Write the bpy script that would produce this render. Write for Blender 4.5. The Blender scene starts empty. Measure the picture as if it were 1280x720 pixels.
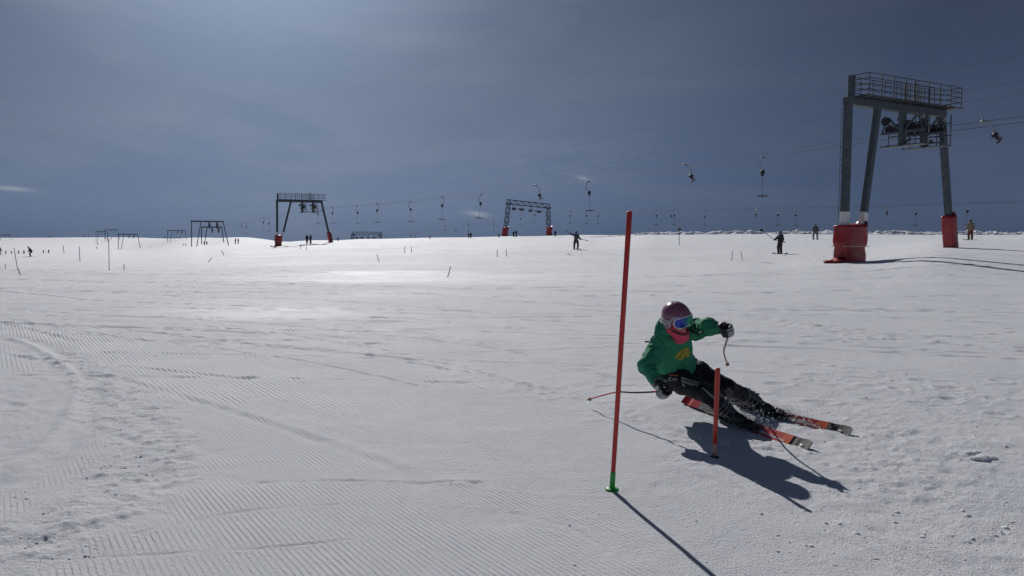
import bpy, bmesh, math, random
import numpy as np
from mathutils import Vector, Matrix, noise as mnoise
from mathutils.bvhtree import BVHTree

random.seed(7)
RNG = np.random.default_rng(7)
R = math.radians
scn = bpy.context.scene
col = scn.collection

# ------------------------------------------------------------------ camera
F = 1004.0                       # focal length in pixels of the 1280 px wide photograph
EYE = 1.6
PITCH = math.atan(60.0 / F)
cam_d = bpy.data.cameras.new("camera")
cam = bpy.data.objects.new("camera", cam_d)
col.objects.link(cam)
cam.location = (0, 0, EYE)
cam.rotation_euler = (math.pi / 2 - PITCH, 0, 0)
cam_d.sensor_width = 36.0
cam_d.lens = 36.0 * F / 1280.0
cam_d.clip_start = 0.05
cam_d.clip_end = 9000
scn.camera = cam

# ------------------------------------------------------------------ light
SUN_EL, SUN_AZ = R(30.3), R(-13.3)            # azimuth measured from +Y, negative = towards -X
SUN_DIR = Vector((math.sin(SUN_AZ) * math.cos(SUN_EL), math.cos(SUN_AZ) * math.cos(SUN_EL), math.sin(SUN_EL)))
world = bpy.data.worlds.new("World")
scn.world = world
world.use_nodes = True
nt = world.node_tree
nt.nodes.clear()
N = nt.nodes.new
L = nt.links.new


def wmath(op, a, b=None, clamp=False):
    n = N('ShaderNodeMath'); n.operation = op; n.use_clamp = clamp
    for i, v in enumerate((a, b)):
        if v is None: continue
        if isinstance(v, (int, float)): n.inputs[i].default_value = v
        else: L(v, n.inputs[i])
    return n.outputs[0]


sky = N('ShaderNodeTexSky')
sky.sky_type = 'NISHITA'
sky.sun_disc = False
sky.sun_elevation = SUN_EL
sky.sun_rotation = SUN_AZ
sky.altitude = 3000
sky.air_density = 1.0
sky.dust_density = 0.6
sky.ozone_density = 1.5
tc = N('ShaderNodeTexCoord')
sep = N('ShaderNodeSeparateXYZ'); L(tc.outputs['Generated'], sep.inputs[0])
# thin high cirrus veil, in directions of the real sky
mp = N('ShaderNodeMapping'); mp.inputs['Scale'].default_value = (1.6, 1.0, 7.0)
mp.inputs['Rotation'].default_value = (0, R(14), 0)
L(tc.outputs['Generated'], mp.inputs[0])
nz = N('ShaderNodeTexNoise'); nz.inputs['Scale'].default_value = 2.3; nz.inputs['Detail'].default_value = 6
nz.inputs['Roughness'].default_value = 0.55; nz.inputs['Distortion'].default_value = 0.5
L(mp.outputs[0], nz.inputs['Vector'])
cl = N('ShaderNodeMapRange'); cl.inputs[1].default_value = 0.42; cl.inputs[2].default_value = 0.74
cl.inputs[3].default_value = 0; cl.inputs[4].default_value = 1; L(nz.outputs[0], cl.inputs[0])
# angle to the sun
dp = N('ShaderNodeVectorMath'); dp.operation = 'DOT_PRODUCT'
L(tc.outputs['Generated'], dp.inputs[0]); dp.inputs[1].default_value = (math.sin(R(-18)) * math.cos(R(30)), math.cos(R(-18)) * math.cos(R(30)), math.sin(R(30)))   # the brightest part of the thin veil lies a little left of the sun
cosg = dp.outputs['Value']
ang = wmath('ARCCOSINE', cosg)
def ramp(fac, stops, lo, hi):
    """colour as a function of an angle in degrees between lo and hi"""
    q = N('ShaderNodeMapRange'); q.inputs[1].default_value = R(lo); q.inputs[2].default_value = R(hi); L(fac, q.inputs[0])
    r = N('ShaderNodeValToRGB'); r.color_ramp.interpolation = 'LINEAR'; e = r.color_ramp.elements
    while len(e) < len(stops): e.new(0.5)
    for k, (a, c) in zip(e, stops): k.position = (a - lo) / (hi - lo); k.color = (*c, 1)
    L(q.outputs[0], r.inputs[0]); return r.outputs[0]


def vmul(a, b, op='MULTIPLY'):
    n = N('ShaderNodeVectorMath'); n.operation = op
    for i, v in enumerate((a, b)):
        if isinstance(v, tuple): n.inputs[i].default_value = v
        else: L(v, n.inputs[i])
    return n.outputs[0]


# deep high-mountain sky: the Nishita brightness, with the aureole round the sun and a darker, cooler sky away from it
ssep = N('ShaderNodeSeparateColor'); L(sky.outputs[0], ssep.inputs[0])
g = lambda a, k: (a, tuple(k * x for x in HUE(a)))
def HUE(a):
    t = min(1, max(0, (a - 15) / 28)); return (0.56 - 0.17 * t, 0.715 - 0.145 * t, 1.0)
gain = ramp(ang, [g(0, 1.6), g(8, 1.9), g(12.5, 1.50), g(15, 1.18), g(17.5, 0.93), g(21, 0.70), g(26, 0.545), g(32, 0.47), g(38, 0.385), g(45, 0.32), g(75, 0.40), g(110, 0.92), g(180, 0.92)], 0, 180)
skyc = vmul(gain, ssep.outputs[2])
cam_ = N('ShaderNodeMix'); cam_.data_type = 'RGBA'; cam_.blend_type = 'MIX'
veil = wmath('MULTIPLY', cl.outputs[0], 0.30)
L(veil, cam_.inputs['Factor']); L(skyc, cam_.inputs['A']); L(vmul(skyc, (1.75, 1.5, 1.2)), cam_.inputs['B'])
# three small scraps of cloud low over the crest
cloud = cam_.outputs['Result']
sepn = N('ShaderNodeTexNoise'); sepn.inputs['Scale'].default_value = 34; sepn.inputs['Detail'].default_value = 5; L(tc.outputs['Generated'], sepn.inputs['Vector'])
for (cx, cy, wx, wy) in ((-2.45, 1.85, 0.85, 0.18), (5.05, 4.35, 0.45, 0.14), (-31.9, 3.1, 1.3, 0.13)):
    azn = wmath('ARCTAN2', sep.outputs[0], sep.outputs[1]); eln = wmath('ARCSINE', sep.outputs[2])
    tx = wmath('DIVIDE', wmath('SUBTRACT', azn, R(cx)), R(wx)); ty = wmath('SUBTRACT', wmath('DIVIDE', wmath('SUBTRACT', eln, R(cy)), R(wy)), wmath('MULTIPLY', tx, -0.7))
    rr_ = wmath('ADD', wmath('MULTIPLY', tx, tx), wmath('MULTIPLY', ty, ty))
    wgt = wmath('MULTIPLY', wmath('EXPONENT', wmath('MULTIPLY', rr_, -1.0)), wmath('MULTIPLY', sepn.outputs[0], 0.9), True)
    q = N('ShaderNodeMix'); q.data_type = 'RGBA'; L(wgt, q.inputs['Factor']); L(cloud, q.inputs['A']); q.inputs['B'].default_value = (7.5, 8.2, 9.6, 1); cloud = q.outputs['Result']
bg = N('ShaderNodeBackground'); bg.inputs['Strength'].default_value = 0.05
L(cloud, bg.inputs['Color'])
wo = N('ShaderNodeOutputWorld'); L(bg.outputs[0], wo.inputs['Surface'])

sun_d = bpy.data.lights.new("sun", 'SUN')
sun_d.energy = 3.5
sun_d.angle = R(0.5)
sun_d.color = (1.0, 0.975, 0.95)
sun = bpy.data.objects.new("sun", sun_d)
col.objects.link(sun)
sun.location = (0, 0, 50)
sun.rotation_euler = (-SUN_DIR).to_track_quat('-Z', 'Y').to_euler()

scn.view_settings.view_transform = 'Standard'
scn.view_settings.look = 'None'
scn.view_settings.exposure = 0.0
scn.view_settings.gamma = 1.0
scn.view_settings.use_curve_mapping = False
scn.render.engine = 'CYCLES'
scn.cycles.max_bounces = 6


# ------------------------------------------------------------------ helpers
def V(*a): return Vector(a)


CP, SP = math.cos(PITCH), math.sin(PITCH)


def ray(px, py):
    u, v = (px - 640.0) / F, (360.0 - py) / F
    return V(u, CP + v * SP, -SP + v * CP)


def P(px, py, d):
    """world point seen at (px, py), d metres ahead of where the photographer stands"""
    r = ray(px, py)
    return V(0, 0, EYE) + r * (d / r.y)


def node_mat(name, color, rough=0.6, metal=0.0, var=0.0, var_scale=8.0, bump=0.0, bump_scale=40.0,
             spec=0.5, rough_var=0.0):
    m = bpy.data.materials.new(name); m.use_nodes = True
    t = m.node_tree; b = t.nodes['Principled BSDF']
    b.inputs['Base Color'].default_value = (*color, 1); b.inputs['Roughness'].default_value = rough
    b.inputs['Metallic'].default_value = metal; b.inputs['Specular IOR Level'].default_value = spec
    c = t.nodes.new('ShaderNodeTexCoord')
    if var or rough_var:
        n = t.nodes.new('ShaderNodeTexNoise'); n.inputs['Scale'].default_value = var_scale
        n.inputs['Detail'].default_value = 5; t.links.new(c.outputs['Object'], n.inputs['Vector'])
        if var:
            r = t.nodes.new('ShaderNodeValToRGB')
            r.color_ramp.elements[0].position = 0.3; r.color_ramp.elements[1].position = 0.7
            r.color_ramp.elements[0].color = (*[x * (1 - var) for x in color], 1)
            r.color_ramp.elements[1].color = (*[min(1, x * (1 + var)) for x in color], 1)
            t.links.new(n.outputs[0], r.inputs[0]); t.links.new(r.outputs[0], b.inputs['Base Color'])
        if rough_var:
            q = t.nodes.new('ShaderNodeMapRange'); q.inputs[3].default_value = max(0.05, rough - rough_var)
            q.inputs[4].default_value = min(1, rough + rough_var)
            t.links.new(n.outputs[0], q.inputs[0]); t.links.new(q.outputs[0], b.inputs['Roughness'])
    if bump:
        n2 = t.nodes.new('ShaderNodeTexNoise'); n2.inputs['Scale'].default_value = bump_scale
        n2.inputs['Detail'].default_value = 4; t.links.new(c.outputs['Object'], n2.inputs['Vector'])
        bp = t.nodes.new('ShaderNodeBump'); bp.inputs['Strength'].default_value = bump
        bp.inputs['Distance'].default_value = 0.01
        t.links.new(n2.outputs[0], bp.inputs['Height']); t.links.new(bp.outputs[0], b.inputs['Normal'])
    return m


M = dict(
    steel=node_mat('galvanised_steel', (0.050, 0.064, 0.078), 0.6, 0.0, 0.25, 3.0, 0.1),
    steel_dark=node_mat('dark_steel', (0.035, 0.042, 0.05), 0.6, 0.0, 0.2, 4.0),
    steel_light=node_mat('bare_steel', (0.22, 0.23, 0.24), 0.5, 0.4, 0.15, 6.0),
    white_leg=node_mat('white_leg_paint', (0.62, 0.62, 0.62), 0.6, 0, 0.15, 5.0, 0.1),
    pad=node_mat('red_pad_vinyl', (0.27, 0.014, 0.018), 0.42, 0, 0.2, 3.0, 0.5, 5.0, rough_var=0.12),
    pad_strap=node_mat('pad_strap', (0.55, 0.40, 0.36), 0.5),
    rubber=node_mat('black_rubber', (0.012, 0.012, 0.014), 0.6),
    cable=node_mat('steel_rope', (0.05, 0.055, 0.065), 0.6, 0.2),
    red_pole=node_mat('red_pole_plastic', (0.48, 0.028, 0.020), 0.42, 0, 0.14, 9.0, 0.05, 60),
    orange_pole=node_mat('orange_red_pole_plastic', (0.52, 0.055, 0.028), 0.45, 0, 0.15, 9.0, 0.05, 60),
    green_base=node_mat('green_pole_base', (0.03, 0.33, 0.05), 0.5, 0, 0.2, 20),
    pale_worn=node_mat('worn_pale_plastic', (0.55, 0.28, 0.24), 0.6, 0, 0.3, 40),
    far_red=node_mat('far_pole_red', (0.16, 0.02, 0.02), 0.5),  # far red and blue darkened: backlit shade is put into the colour
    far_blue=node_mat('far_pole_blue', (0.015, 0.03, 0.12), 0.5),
    far_dark=node_mat('far_pole_dark', (0.03, 0.03, 0.035), 0.5),  # near-black stands in for the backlit side of coloured poles
    skin=node_mat('skin', (0.48, 0.27, 0.19), 0.5, 0, 0.06, 20),
    lips=node_mat('lips', (0.30, 0.09, 0.08), 0.45),
    green=node_mat('green_sweatshirt', (0.032, 0.225, 0.12), 0.85, 0, 0.12, 14, 0.35, 300, spec=0.25),
    yellow=node_mat('yellow_print', (0.40, 0.30, 0.02), 0.8, 0, 0.15, 30),
    black_fab=node_mat('black_trousers', (0.010, 0.010, 0.013), 0.65, 0, 0.2, 14, 0.3, 200, spec=0.3),
    grey_print=node_mat('grey_print', (0.14, 0.155, 0.14), 0.7, 0, 0.3, 50),
    white_print=node_mat('white_print', (0.42, 0.42, 0.42), 0.7, 0, 0.25, 50),
    orange_print=node_mat('orange_print', (0.42, 0.09, 0.03), 0.7, 0, 0.25, 50),
    brown_print=node_mat('brown_print', (0.13, 0.10, 0.095), 0.7, 0, 0.35, 60),
    pink=node_mat('pink_gaiter', (0.62, 0.075, 0.13), 0.8, 0, 0.15, 20, 0.3, 200, spec=0.2),
    helmet=node_mat('helmet_shell', (0.21, 0.085, 0.13), 0.22, 0, 0.2, 10),
    trim=node_mat('pale_trim', (0.55, 0.54, 0.58), 0.5, 0, 0.1, 30),
    strap_grey=node_mat('grey_strap', (0.30, 0.28, 0.31), 0.7, 0, 0.2, 40),
    glove=node_mat('black_glove', (0.016, 0.016, 0.018), 0.55, 0, 0.2, 40, 0.3, 200),
    glove_pad=node_mat('glove_pad', (0.46, 0.46, 0.46), 0.5, 0, 0.2, 40),
    boot=node_mat('black_boot_plastic', (0.014, 0.014, 0.017), 0.35, 0, 0.2, 20),
    buckle=node_mat('boot_buckle', (0.20, 0.20, 0.21), 0.45, 0.3),
    ski_black=node_mat('ski_black', (0.014, 0.014, 0.016), 0.6, 0, 0.2, 20, spec=0.2),
    ski_grey=node_mat('ski_grey', (0.075, 0.075, 0.08), 0.55, 0, 0.3, 25, spec=0.3),
    ski_red=node_mat('ski_red', (0.62, 0.035, 0.05), 0.3, 0, 0.2, 8),
    ski_orange=node_mat('ski_orange', (0.72, 0.115, 0.03), 0.3, 0, 0.12, 8),
    ski_white=node_mat('ski_white', (0.72, 0.72, 0.72), 0.4, 0, 0.08, 30),
    grip=node_mat('pole_grip', (0.02, 0.02, 0.02), 0.6),
    pole_red=node_mat('ski_pole_red', (0.42, 0.02, 0.03), 0.35),
    pole_pale=node_mat('ski_pole_pale', (0.42, 0.34, 0.30), 0.35, 0.2),
    basket=node_mat('pole_basket', (0.22, 0.22, 0.12), 0.5),
    jacket_dark=node_mat('dark_jacket', (0.022, 0.022, 0.028), 0.8),
    jacket_blue=node_mat('navy_jacket', (0.016, 0.022, 0.06), 0.8),
    jacket_grey=node_mat('grey_jacket', (0.075, 0.08, 0.09), 0.8),
    jacket_red=node_mat('maroon_jacket', (0.10, 0.022, 0.022), 0.8),
    jacket_tan=node_mat('tan_jacket', (0.24, 0.17, 0.12), 0.8),
    trousers_red=node_mat('rust_trousers', (0.17, 0.045, 0.022), 0.8),
    trousers_grey=node_mat('grey_trousers', (0.14, 0.14, 0.145), 0.8),
    pack_green=node_mat('dark_green_pack', (0.014, 0.03, 0.015), 0.8),
    wood_bar=node_mat('bar_plastic', (0.05, 0.045, 0.045), 0.6),
)


def lens_mat():
    m = bpy.data.materials.new('mirror_lens'); m.use_nodes = True
    t = m.node_tree; b = t.nodes['Principled BSDF']
    c = t.nodes.new('ShaderNodeUVMap')
    s = t.nodes.new('ShaderNodeSeparateXYZ'); t.links.new(c.outputs[0], s.inputs[0])
    r = t.nodes.new('ShaderNodeValToRGB'); cr = r.color_ramp
    cols = [(0.0, (0.015, 0.03, 0.22)), (0.25, (0.03, 0.06, 0.42)), (0.42, (0.01, 0.10, 0.20)), (0.52, (0.02, 0.30, 0.22)),
            (0.60, (0.10, 0.42, 0.10)), (0.66, (0.02, 0.22, 0.30)), (0.72, (0.14, 0.40, 0.10)), (0.78, (0.02, 0.16, 0.46)), (1.0, (0.03, 0.10, 0.34))]
    while len(cr.elements) < len(cols): cr.elements.new(0.5)
    for e, (p, cc) in zip(cr.elements, cols): e.position = p; e.color = (*cc, 1)
    t.links.new(s.outputs[0], r.inputs[0]); t.links.new(r.outputs[0], b.inputs['Base Color'])
    b.inputs['Metallic'].default_value = 0.35; b.inputs['Roughness'].default_value = 0.15
    return m


M['lens'] = lens_mat()

ORG = {}


def tag(o, label=None, cat=None, group=None, kind=None):
    if label: o['label'] = label
    if cat: o['category'] = cat
    if group: o['group'] = group
    if kind: o['kind'] = kind
    return o


def thing(name, loc, label, cat, group=None):
    o = bpy.data.objects.new(name, None); col.objects.link(o)
    o.empty_display_size = 0.2
    o.location = loc; ORG[o.name] = Vector(loc)
    return tag(o, label, cat, group)


def link_mesh(name, me, parent=None, org=None):
    """me holds world coordinates; they are moved to the parent's origin"""
    o = bpy.data.objects.new(name, me); col.objects.link(o)
    if parent is not None:
        og = ORG[parent.name]; o.parent = parent
    else:
        og = Vector(org) if org is not None else Vector((0, 0, 0)); o.location = og
    ORG[o.name] = og
    if og.length > 0: me.transform(Matrix.Translation(-og))
    me.update()
    return o


def frame(z, hint=V(0, 0, 1)):
    z = z.normalized()
    if abs(z.dot(hint.normalized())) > 0.98: hint = V(1, 0, 0) if abs(z.x) < 0.9 else V(0, 1, 0)
    x = hint.cross(z).normalized(); y = z.cross(x)
    return x, y, z


class MB:
    def __init__(self):
        self.v = []; self.f = []; self.m = []; self.uv = None

    def add(self, vs, fs, mi=0):
        b = len(self.v); self.v += [Vector(q) for q in vs]
        for q in fs: self.f.append(tuple(i + b for i in q)); self.m.append(mi)
        return self

    def box(self, c, sx, sy, sz, ax=None, mi=0):
        X, Y, Z = ax if ax else (V(1, 0, 0), V(0, 1, 0), V(0, 0, 1))
        c = Vector(c); vs = []
        for k in (-1, 1):
            for j in (-1, 1):
                for i in (-1, 1): vs.append(c + X * (i * sx / 2) + Y * (j * sy / 2) + Z * (k * sz / 2))
        return self.add(vs, [(0, 2, 3, 1), (4, 5, 7, 6), (0, 1, 5, 4), (2, 6, 7, 3), (0, 4, 6, 2), (1, 3, 7, 5)], mi)

    def bar(self, a, b, w, h=None, hint=V(0, 0, 1), mi=0):
        a, b = Vector(a), Vector(b); h = h or w
        x, y, z = frame(b - a, hint)
        return self.box((a + b) / 2, w, h, (b - a).length, (x, y, z), mi)

    def loft(self, secs, n=12, mi=0, caps=True):
        """secs: list of (centre, xaxis, yaxis, rx, ry)"""
        vs = []; fs = []
        for c, X, Y, rx, ry in secs:
            for k in range(n):
                a = 2 * math.pi * k / n
                vs.append(Vector(c) + X * (math.cos(a) * rx) + Y * (math.sin(a) * ry))
        for s in range(len(secs) - 1):
            for k in range(n):
                k2 = (k + 1) % n
                fs.append((s * n + k, s * n + k2, (s + 1) * n + k2, (s + 1) * n + k))
        if caps:
            fs.append(tuple(range(n - 1, -1, -1))); fs.append(tuple((len(secs) - 1) * n + k for k in range(n)))
        return self.add(vs, fs, mi)

    def tube(self, pts, r, n=8, mi=0, caps=True):
        pts = [Vector(p) for p in pts]
        rs = r if isinstance(r, (list, tuple)) else [r] * len(pts)
        secs = []; x = None
        for i, p in enumerate(pts):
            t = (pts[min(i + 1, len(pts) - 1)] - pts[max(i - 1, 0)]).normalized()
            if x is None: x, y, _ = frame(t)
            else:
                x = (x - t * x.dot(t)).normalized(); y = t.cross(x)
            secs.append((p, x.copy(), y.copy(), rs[i], rs[i]))
        return self.loft(secs, n, mi, caps)

    def ell(self, c, rx, ry, rz, ax=None, nu=14, nv=9, mi=0):
        X, Y, Z = ax if ax else (V(1, 0, 0), V(0, 1, 0), V(0, 0, 1))
        c = Vector(c); vs = [c + Z * rz]; fs = []
        for j in range(1, nv):
            th = math.pi * j / nv
            for k in range(nu):
                a = 2 * math.pi * k / nu
                vs.append(c + X * (rx * math.sin(th) * math.cos(a)) + Y * (ry * math.sin(th) * math.sin(a)) + Z * (rz * math.cos(th)))
        vs.append(c - Z * rz); e = len(vs) - 1
        for k in range(nu):
            k2 = (k + 1) % nu
            fs.append((0, 1 + k, 1 + k2)); fs.append((e, 1 + (nv - 2) * nu + k2, 1 + (nv - 2) * nu + k))
            for j in range(nv - 2): fs.append((1 + j * nu + k, 1 + (j + 1) * nu + k, 1 + (j + 1) * nu + k2, 1 + j * nu + k2))
        return self.add(vs, fs, mi)

    def capsule(self, a, b, ra, rb, n=10, mi=0):
        a, b = Vector(a), Vector(b)
        self.tube([a, a.lerp(b, 0.5), b], [ra, (ra + rb) / 2, rb], n, mi)
        self.ell(a, ra, ra, ra, None, n, 6, mi); self.ell(b, rb, rb, rb, None, n, 6, mi)
        return self

    def prism(self, poly, o, X, Y, t, mi=0):
        Z = X.cross(Y).normalized(); n = len(poly)
        vs = [Vector(o) + X * p[0] + Y * p[1] for p in poly] + [Vector(o) + X * p[0] + Y * p[1] + Z * t for p in poly]
        fs = [tuple(range(n - 1, -1, -1)), tuple(range(n, 2 * n))] + [(i, (i + 1) % n, n + (i + 1) % n, n + i) for i in range(n)]
        return self.add(vs, fs, mi)

    def mesh(self, name, mats):
        me = bpy.data.meshes.new(name)
        me.from_pydata([tuple(q) for q in self.v], [], self.f)
        for mt in (mats if isinstance(mats, (list, tuple)) else [mats]): me.materials.append(mt)
        me.polygons.foreach_set('material_index', self.m)
        bm = bmesh.new(); bm.from_mesh(me); bmesh.ops.recalc_face_normals(bm, faces=bm.faces); bm.to_mesh(me); bm.free()
        return me

    def build(self, name, mats, parent=None, org=None, smooth=False, bevel=0.0):
        me = self.mesh(name, mats)
        if smooth: smooth_mesh(me)
        o = link_mesh(name, me, parent, org)
        if bevel:
            b = o.modifiers.new('bevel', 'BEVEL'); b.width = bevel; b.segments = 2; b.limit_method = 'ANGLE'
        return o

    def fused(self, name, mat, parent=None, org=None, voxel=0.01, it=6, wr=0.0, wr_scale=12.0, anis=None):
        """all the shapes grown together into one closed skin"""
        me = self.mesh(name, mat)
        o = bpy.data.objects.new('tmp', me); col.objects.link(o)
        md = o.modifiers.new('r', 'REMESH'); md.mode = 'VOXEL'; md.voxel_size = voxel
        sm = o.modifiers.new('s', 'SMOOTH'); sm.iterations = it; sm.factor = 0.5
        dg = bpy.context.evaluated_depsgraph_get()
        out = bpy.data.meshes.new_from_object(o.evaluated_get(dg))
        bpy.data.objects.remove(o); bpy.data.meshes.remove(me)
        out.name = name; out.materials.clear()
        for mt in (mat if isinstance(mat, (list, tuple)) else [mat]): out.materials.append(mt)
        if wr:
            nrm = [q.normal.copy() for q in out.vertices]
            for q, nn in zip(out.vertices, nrm):
                p = q.co
                if anis: s = V(p.dot(anis[0]) * anis[1][0], p.dot(anis[2]) * anis[1][1], p.dot(anis[3]) * anis[1][2])
                else: s = p * wr_scale
                d = 1 - abs(mnoise.noise(s)) * 2.2 + 0.5 * mnoise.noise(p * wr_scale * 2.3)
                q.co = p + nn * (wr * d)
        smooth_mesh(out)
        return link_mesh(name, out, parent, org)


def smooth_mesh(me):
    me.polygons.foreach_set('use_smooth', [True] * len(me.polygons))


def catmull(pts, n=6):
    pts = [Vector(p) for p in pts]; out = []
    for i in range(len(pts) - 1):
        p0, p1, p2, p3 = pts[max(i - 1, 0)], pts[i], pts[i + 1], pts[min(i + 2, len(pts) - 1)]
        for k in range(n):
            t = k / n
            out.append(0.5 * ((2 * p1) + (p2 - p0) * t + (2 * p0 - 5 * p1 + 4 * p2 - p3) * t * t + (3 * p1 - p0 - 3 * p2 + p3) * t ** 3))
    out.append(pts[-1]); return out


# ------------------------------------------------------------------ terrain
def _hash(ix, iy, seed):
    h = (ix.astype(np.int64) * 374761393 + iy.astype(np.int64) * 668265263 + seed * 1442695041) & 0x7fffffff
    h = ((h ^ (h >> 13)) * 1274126177) & 0x7fffffff
    return ((h ^ (h >> 16)) & 0xffff) / 65535.0


def vnoise(x, y, seed=0):
    ix, iy = np.floor(x), np.floor(y); fx, fy = x - ix, y - iy
    fx = fx * fx * fx * (fx * (fx * 6 - 15) + 10); fy = fy * fy * fy * (fy * (fy * 6 - 15) + 10)
    a = _hash(ix, iy, seed); b = _hash(ix + 1, iy, seed); c = _hash(ix, iy + 1, seed); d = _hash(ix + 1, iy + 1, seed)
    return (a + (b - a) * fx) * (1 - fy) + (c + (d - c) * fx) * fy - 0.5


def fbm(x, y, oct=4, seed=0, gain=0.5):
    s = 0; a = 1.0
    for k in range(oct):
        s = s + a * vnoise(x * 2 ** k + 17.3 * k, y * 2 ** k - 9.1 * k, seed + k); a *= gain
    return s


# table of how high the slope stands in front of the viewer: rows = metres ahead, columns = bearing
ROWS = [0.5, 8, 20, 30, 42, 55, 70, 90, 110, 140, 180, 230, 300, 400, 550, 750, 1000, 2000, 5000]
COLS = {
    -700: [0, 0, 0, 0, 339, 333, 329, 325.5, 322.5, 319.5, 316.5, 314, 311.5, 308, 302.5, 297.5, 303, 'd', 'd'],
    0:    [0, 0, 0, 0, 339, 333, 329, 325.5, 322.5, 319.5, 316.5, 314, 311.5, 308, 302.5, 297.3, 302, 'd', 'd'],
    150:  [0, 0, 0, 0, 339, 333, 328, 323.5, 320.5, 318, 316, 314.3, 313, 311, 303, 296.6, 302, 'd', 'd'],
    250:  [0, 0, 0, 0, 339, 332, 326, 321, 317, 313.5, 310, 307, 303, 299, 297, 300, 306, 'd', 'd'],
    300:  [0, 0, 0, 0, 338.5, 331, 325, 319, 315, 310.5, 308, 305.5, 299.5, 296.5, 299, 303, 310, 'd', 'd'],
    400:  [0, 0, 0, 0, 338.5, 330, 323, 316, 310, 304.2, 301.2, 300.8, 304, 308, 311, 315, 320, 'd', 'd'],
    460:  [0, 0, 0, 0, 338, 329.5, 322, 315, 308, 302.5, 299.2, 306, 320, 324, 326, 328, 330, 'd', 'd'],
    560:  [0, 0, 0, 0, 338, 328.5, 320, 312.5, 306, 300.5, 297.2, 300, 312, 318, 320, 322, 325, 'd', 'd'],
    660:  [0, 0, 0, 0, 337.5, 328, 317.5, 309, 304, 298.5, 295.6, 297.6, 306, 312, 316, 320, 325, 'd', 'd'],
    740:  [0, 0, 0, 0, 337, 327, 316.5, 307, 300.5, 296, 293.8, 297, 306, 312, 316, 320, 325, 'd', 'd'],
    820:  [0, 0, 0, 0, 337, 326, 315, 302, 294.5, 292.2, 295, 300, 308, 312, 316, 320, 325, 'd', 'd'],
    950:  [0, 0, 0, 0, 333, 323, 311.5, 300, 293, 291.5, 296, 302, 308, 312, 316, 320, 325, 'd', 'd'],
    1060: [0, 0, 0, 0, 327, 318.5, 309, 299, 293.3, 292.5, 296, 302, 308, 312, 316, 320, 325, 'd', 'd'],
    1190: [0, 0, 0, 0, 313, 303.6, 300.5, 297, 293.6, 293.2, 297, 302, 308, 312, 316, 320, 325, 'd', 'd'],
    1300: [0, 0, 0, 0, 312, 303, 299.5, 297, 293.8, 293.5, 297, 302, 308, 312, 316, 320, 325, 'd', 'd'],
    2000: [0, 0, 0, 0, 312, 303, 299.5, 297, 294, 293.5, 297, 302, 308, 312, 316, 320, 325, 'd', 'd'],
}


def _table():
    cols = sorted(COLS); Z = np.zeros((len(ROWS), len(cols)))
    for j, c in enumerate(cols):
        for i, d in enumerate(ROWS):
            q = COLS[c][i]
            if q == 'd': Z[i, j] = -14 if d < 3000 else -60
            elif q == 0: Z[i, j] = 0.0
            else: Z[i, j] = EYE + (300 - q) / F * d
        Z[3, j] = Z[4, j] * 0.30 if Z[4, j] > 0 else 0.0
    return np.array(cols, float), np.log(np.array(ROWS)), Z


TC, TR, TZ = _table()


def _cr(p0, p1, p2, p3, t):
    return 0.5 * (2 * p1 + (p2 - p0) * t + (2 * p0 - 5 * p1 + 4 * p2 - p3) * t * t + (3 * p1 - p0 - 3 * p2 + p3) * t ** 3)


def base_z(x, y):
    x = np.atleast_1d(np.asarray(x, float)); y = np.atleast_1d(np.asarray(y, float))
    az = np.clip(np.arctan2(x, y), R(-52), R(52))
    px = np.clip(640 + F * np.tan(az), -690, 1990)
    r = np.maximum(np.hypot(x, y) * np.cos(az), 0.51)
    u = np.log(np.minimum(r, 4990.0))
    i = np.clip(np.searchsorted(TR, u) - 1, 0, len(TR) - 2); j = np.clip(np.searchsorted(TC, px) - 1, 0, len(TC) - 2)
    tu = (u - TR[i]) / (TR[i + 1] - TR[i]); tv = (px - TC[j]) / (TC[j + 1] - TC[j])
    tu = np.clip(tu, 0, 1); tv = tv * tv * (3 - 2 * tv)
    def rowv(ii):
        ii = np.clip(ii, 0, len(TR) - 1)
        return TZ[ii, j] * (1 - tv) + TZ[ii, j + 1] * tv
    return _cr(rowv(i - 1), rowv(i), rowv(i + 1), rowv(i + 2), tu)


def base_far(x, y):
    """gentle rolls of the slope"""
    r = np.hypot(x, y)
    w = np.clip((r - 14) / 40, 0, 1) * np.clip((400 - r) / 200, 0, 1)
    z = w * (0.17 * fbm(x / 26, y / 15, 2, 3) + 0.035 * fbm(x / 6, y / 3.5, 2, 8))
    return z + 0.010 * np.clip((r - 6) / 12, 0, 1) * np.clip((60 - r) / 30, 0, 1) * fbm(x / 4.5, y / 3, 3, 21)


def skier_bank(x, y):
    return 0.10 * np.exp(-(((x - 1.75) / 0.55) ** 2 + ((y - 7.75) / 0.75) ** 2))


def HZ(x, y):
    xa = np.atleast_1d(np.asarray(x, float)); ya = np.atleast_1d(np.asarray(y, float))
    return base_z(xa, ya) + base_far(xa, ya) + skier_bank(xa, ya)


def gz(x, y): return float(HZ(x, y)[0])


def ground(px, py, lo=2.0, hi=900.0):
    """first point of the slope along a line of sight, used to set things down where they stand"""
    r = ray(px, py)
    d = np.geomspace(lo, hi, 4000); s = d / r.y
    x, y, z = r.x * s, r.y * s, EYE + r.z * s
    h = HZ(x, y); k = np.argmax(z <= h)
    if z[k] > h[k]: k = int(np.argmin(z - h))
    return V(x[k], y[k], h[k])


def G0(px, py):
    """the same on the flat foreground"""
    r = ray(px, py); s = EYE / -r.z
    return (r.x * s, r.y * s)


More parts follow.
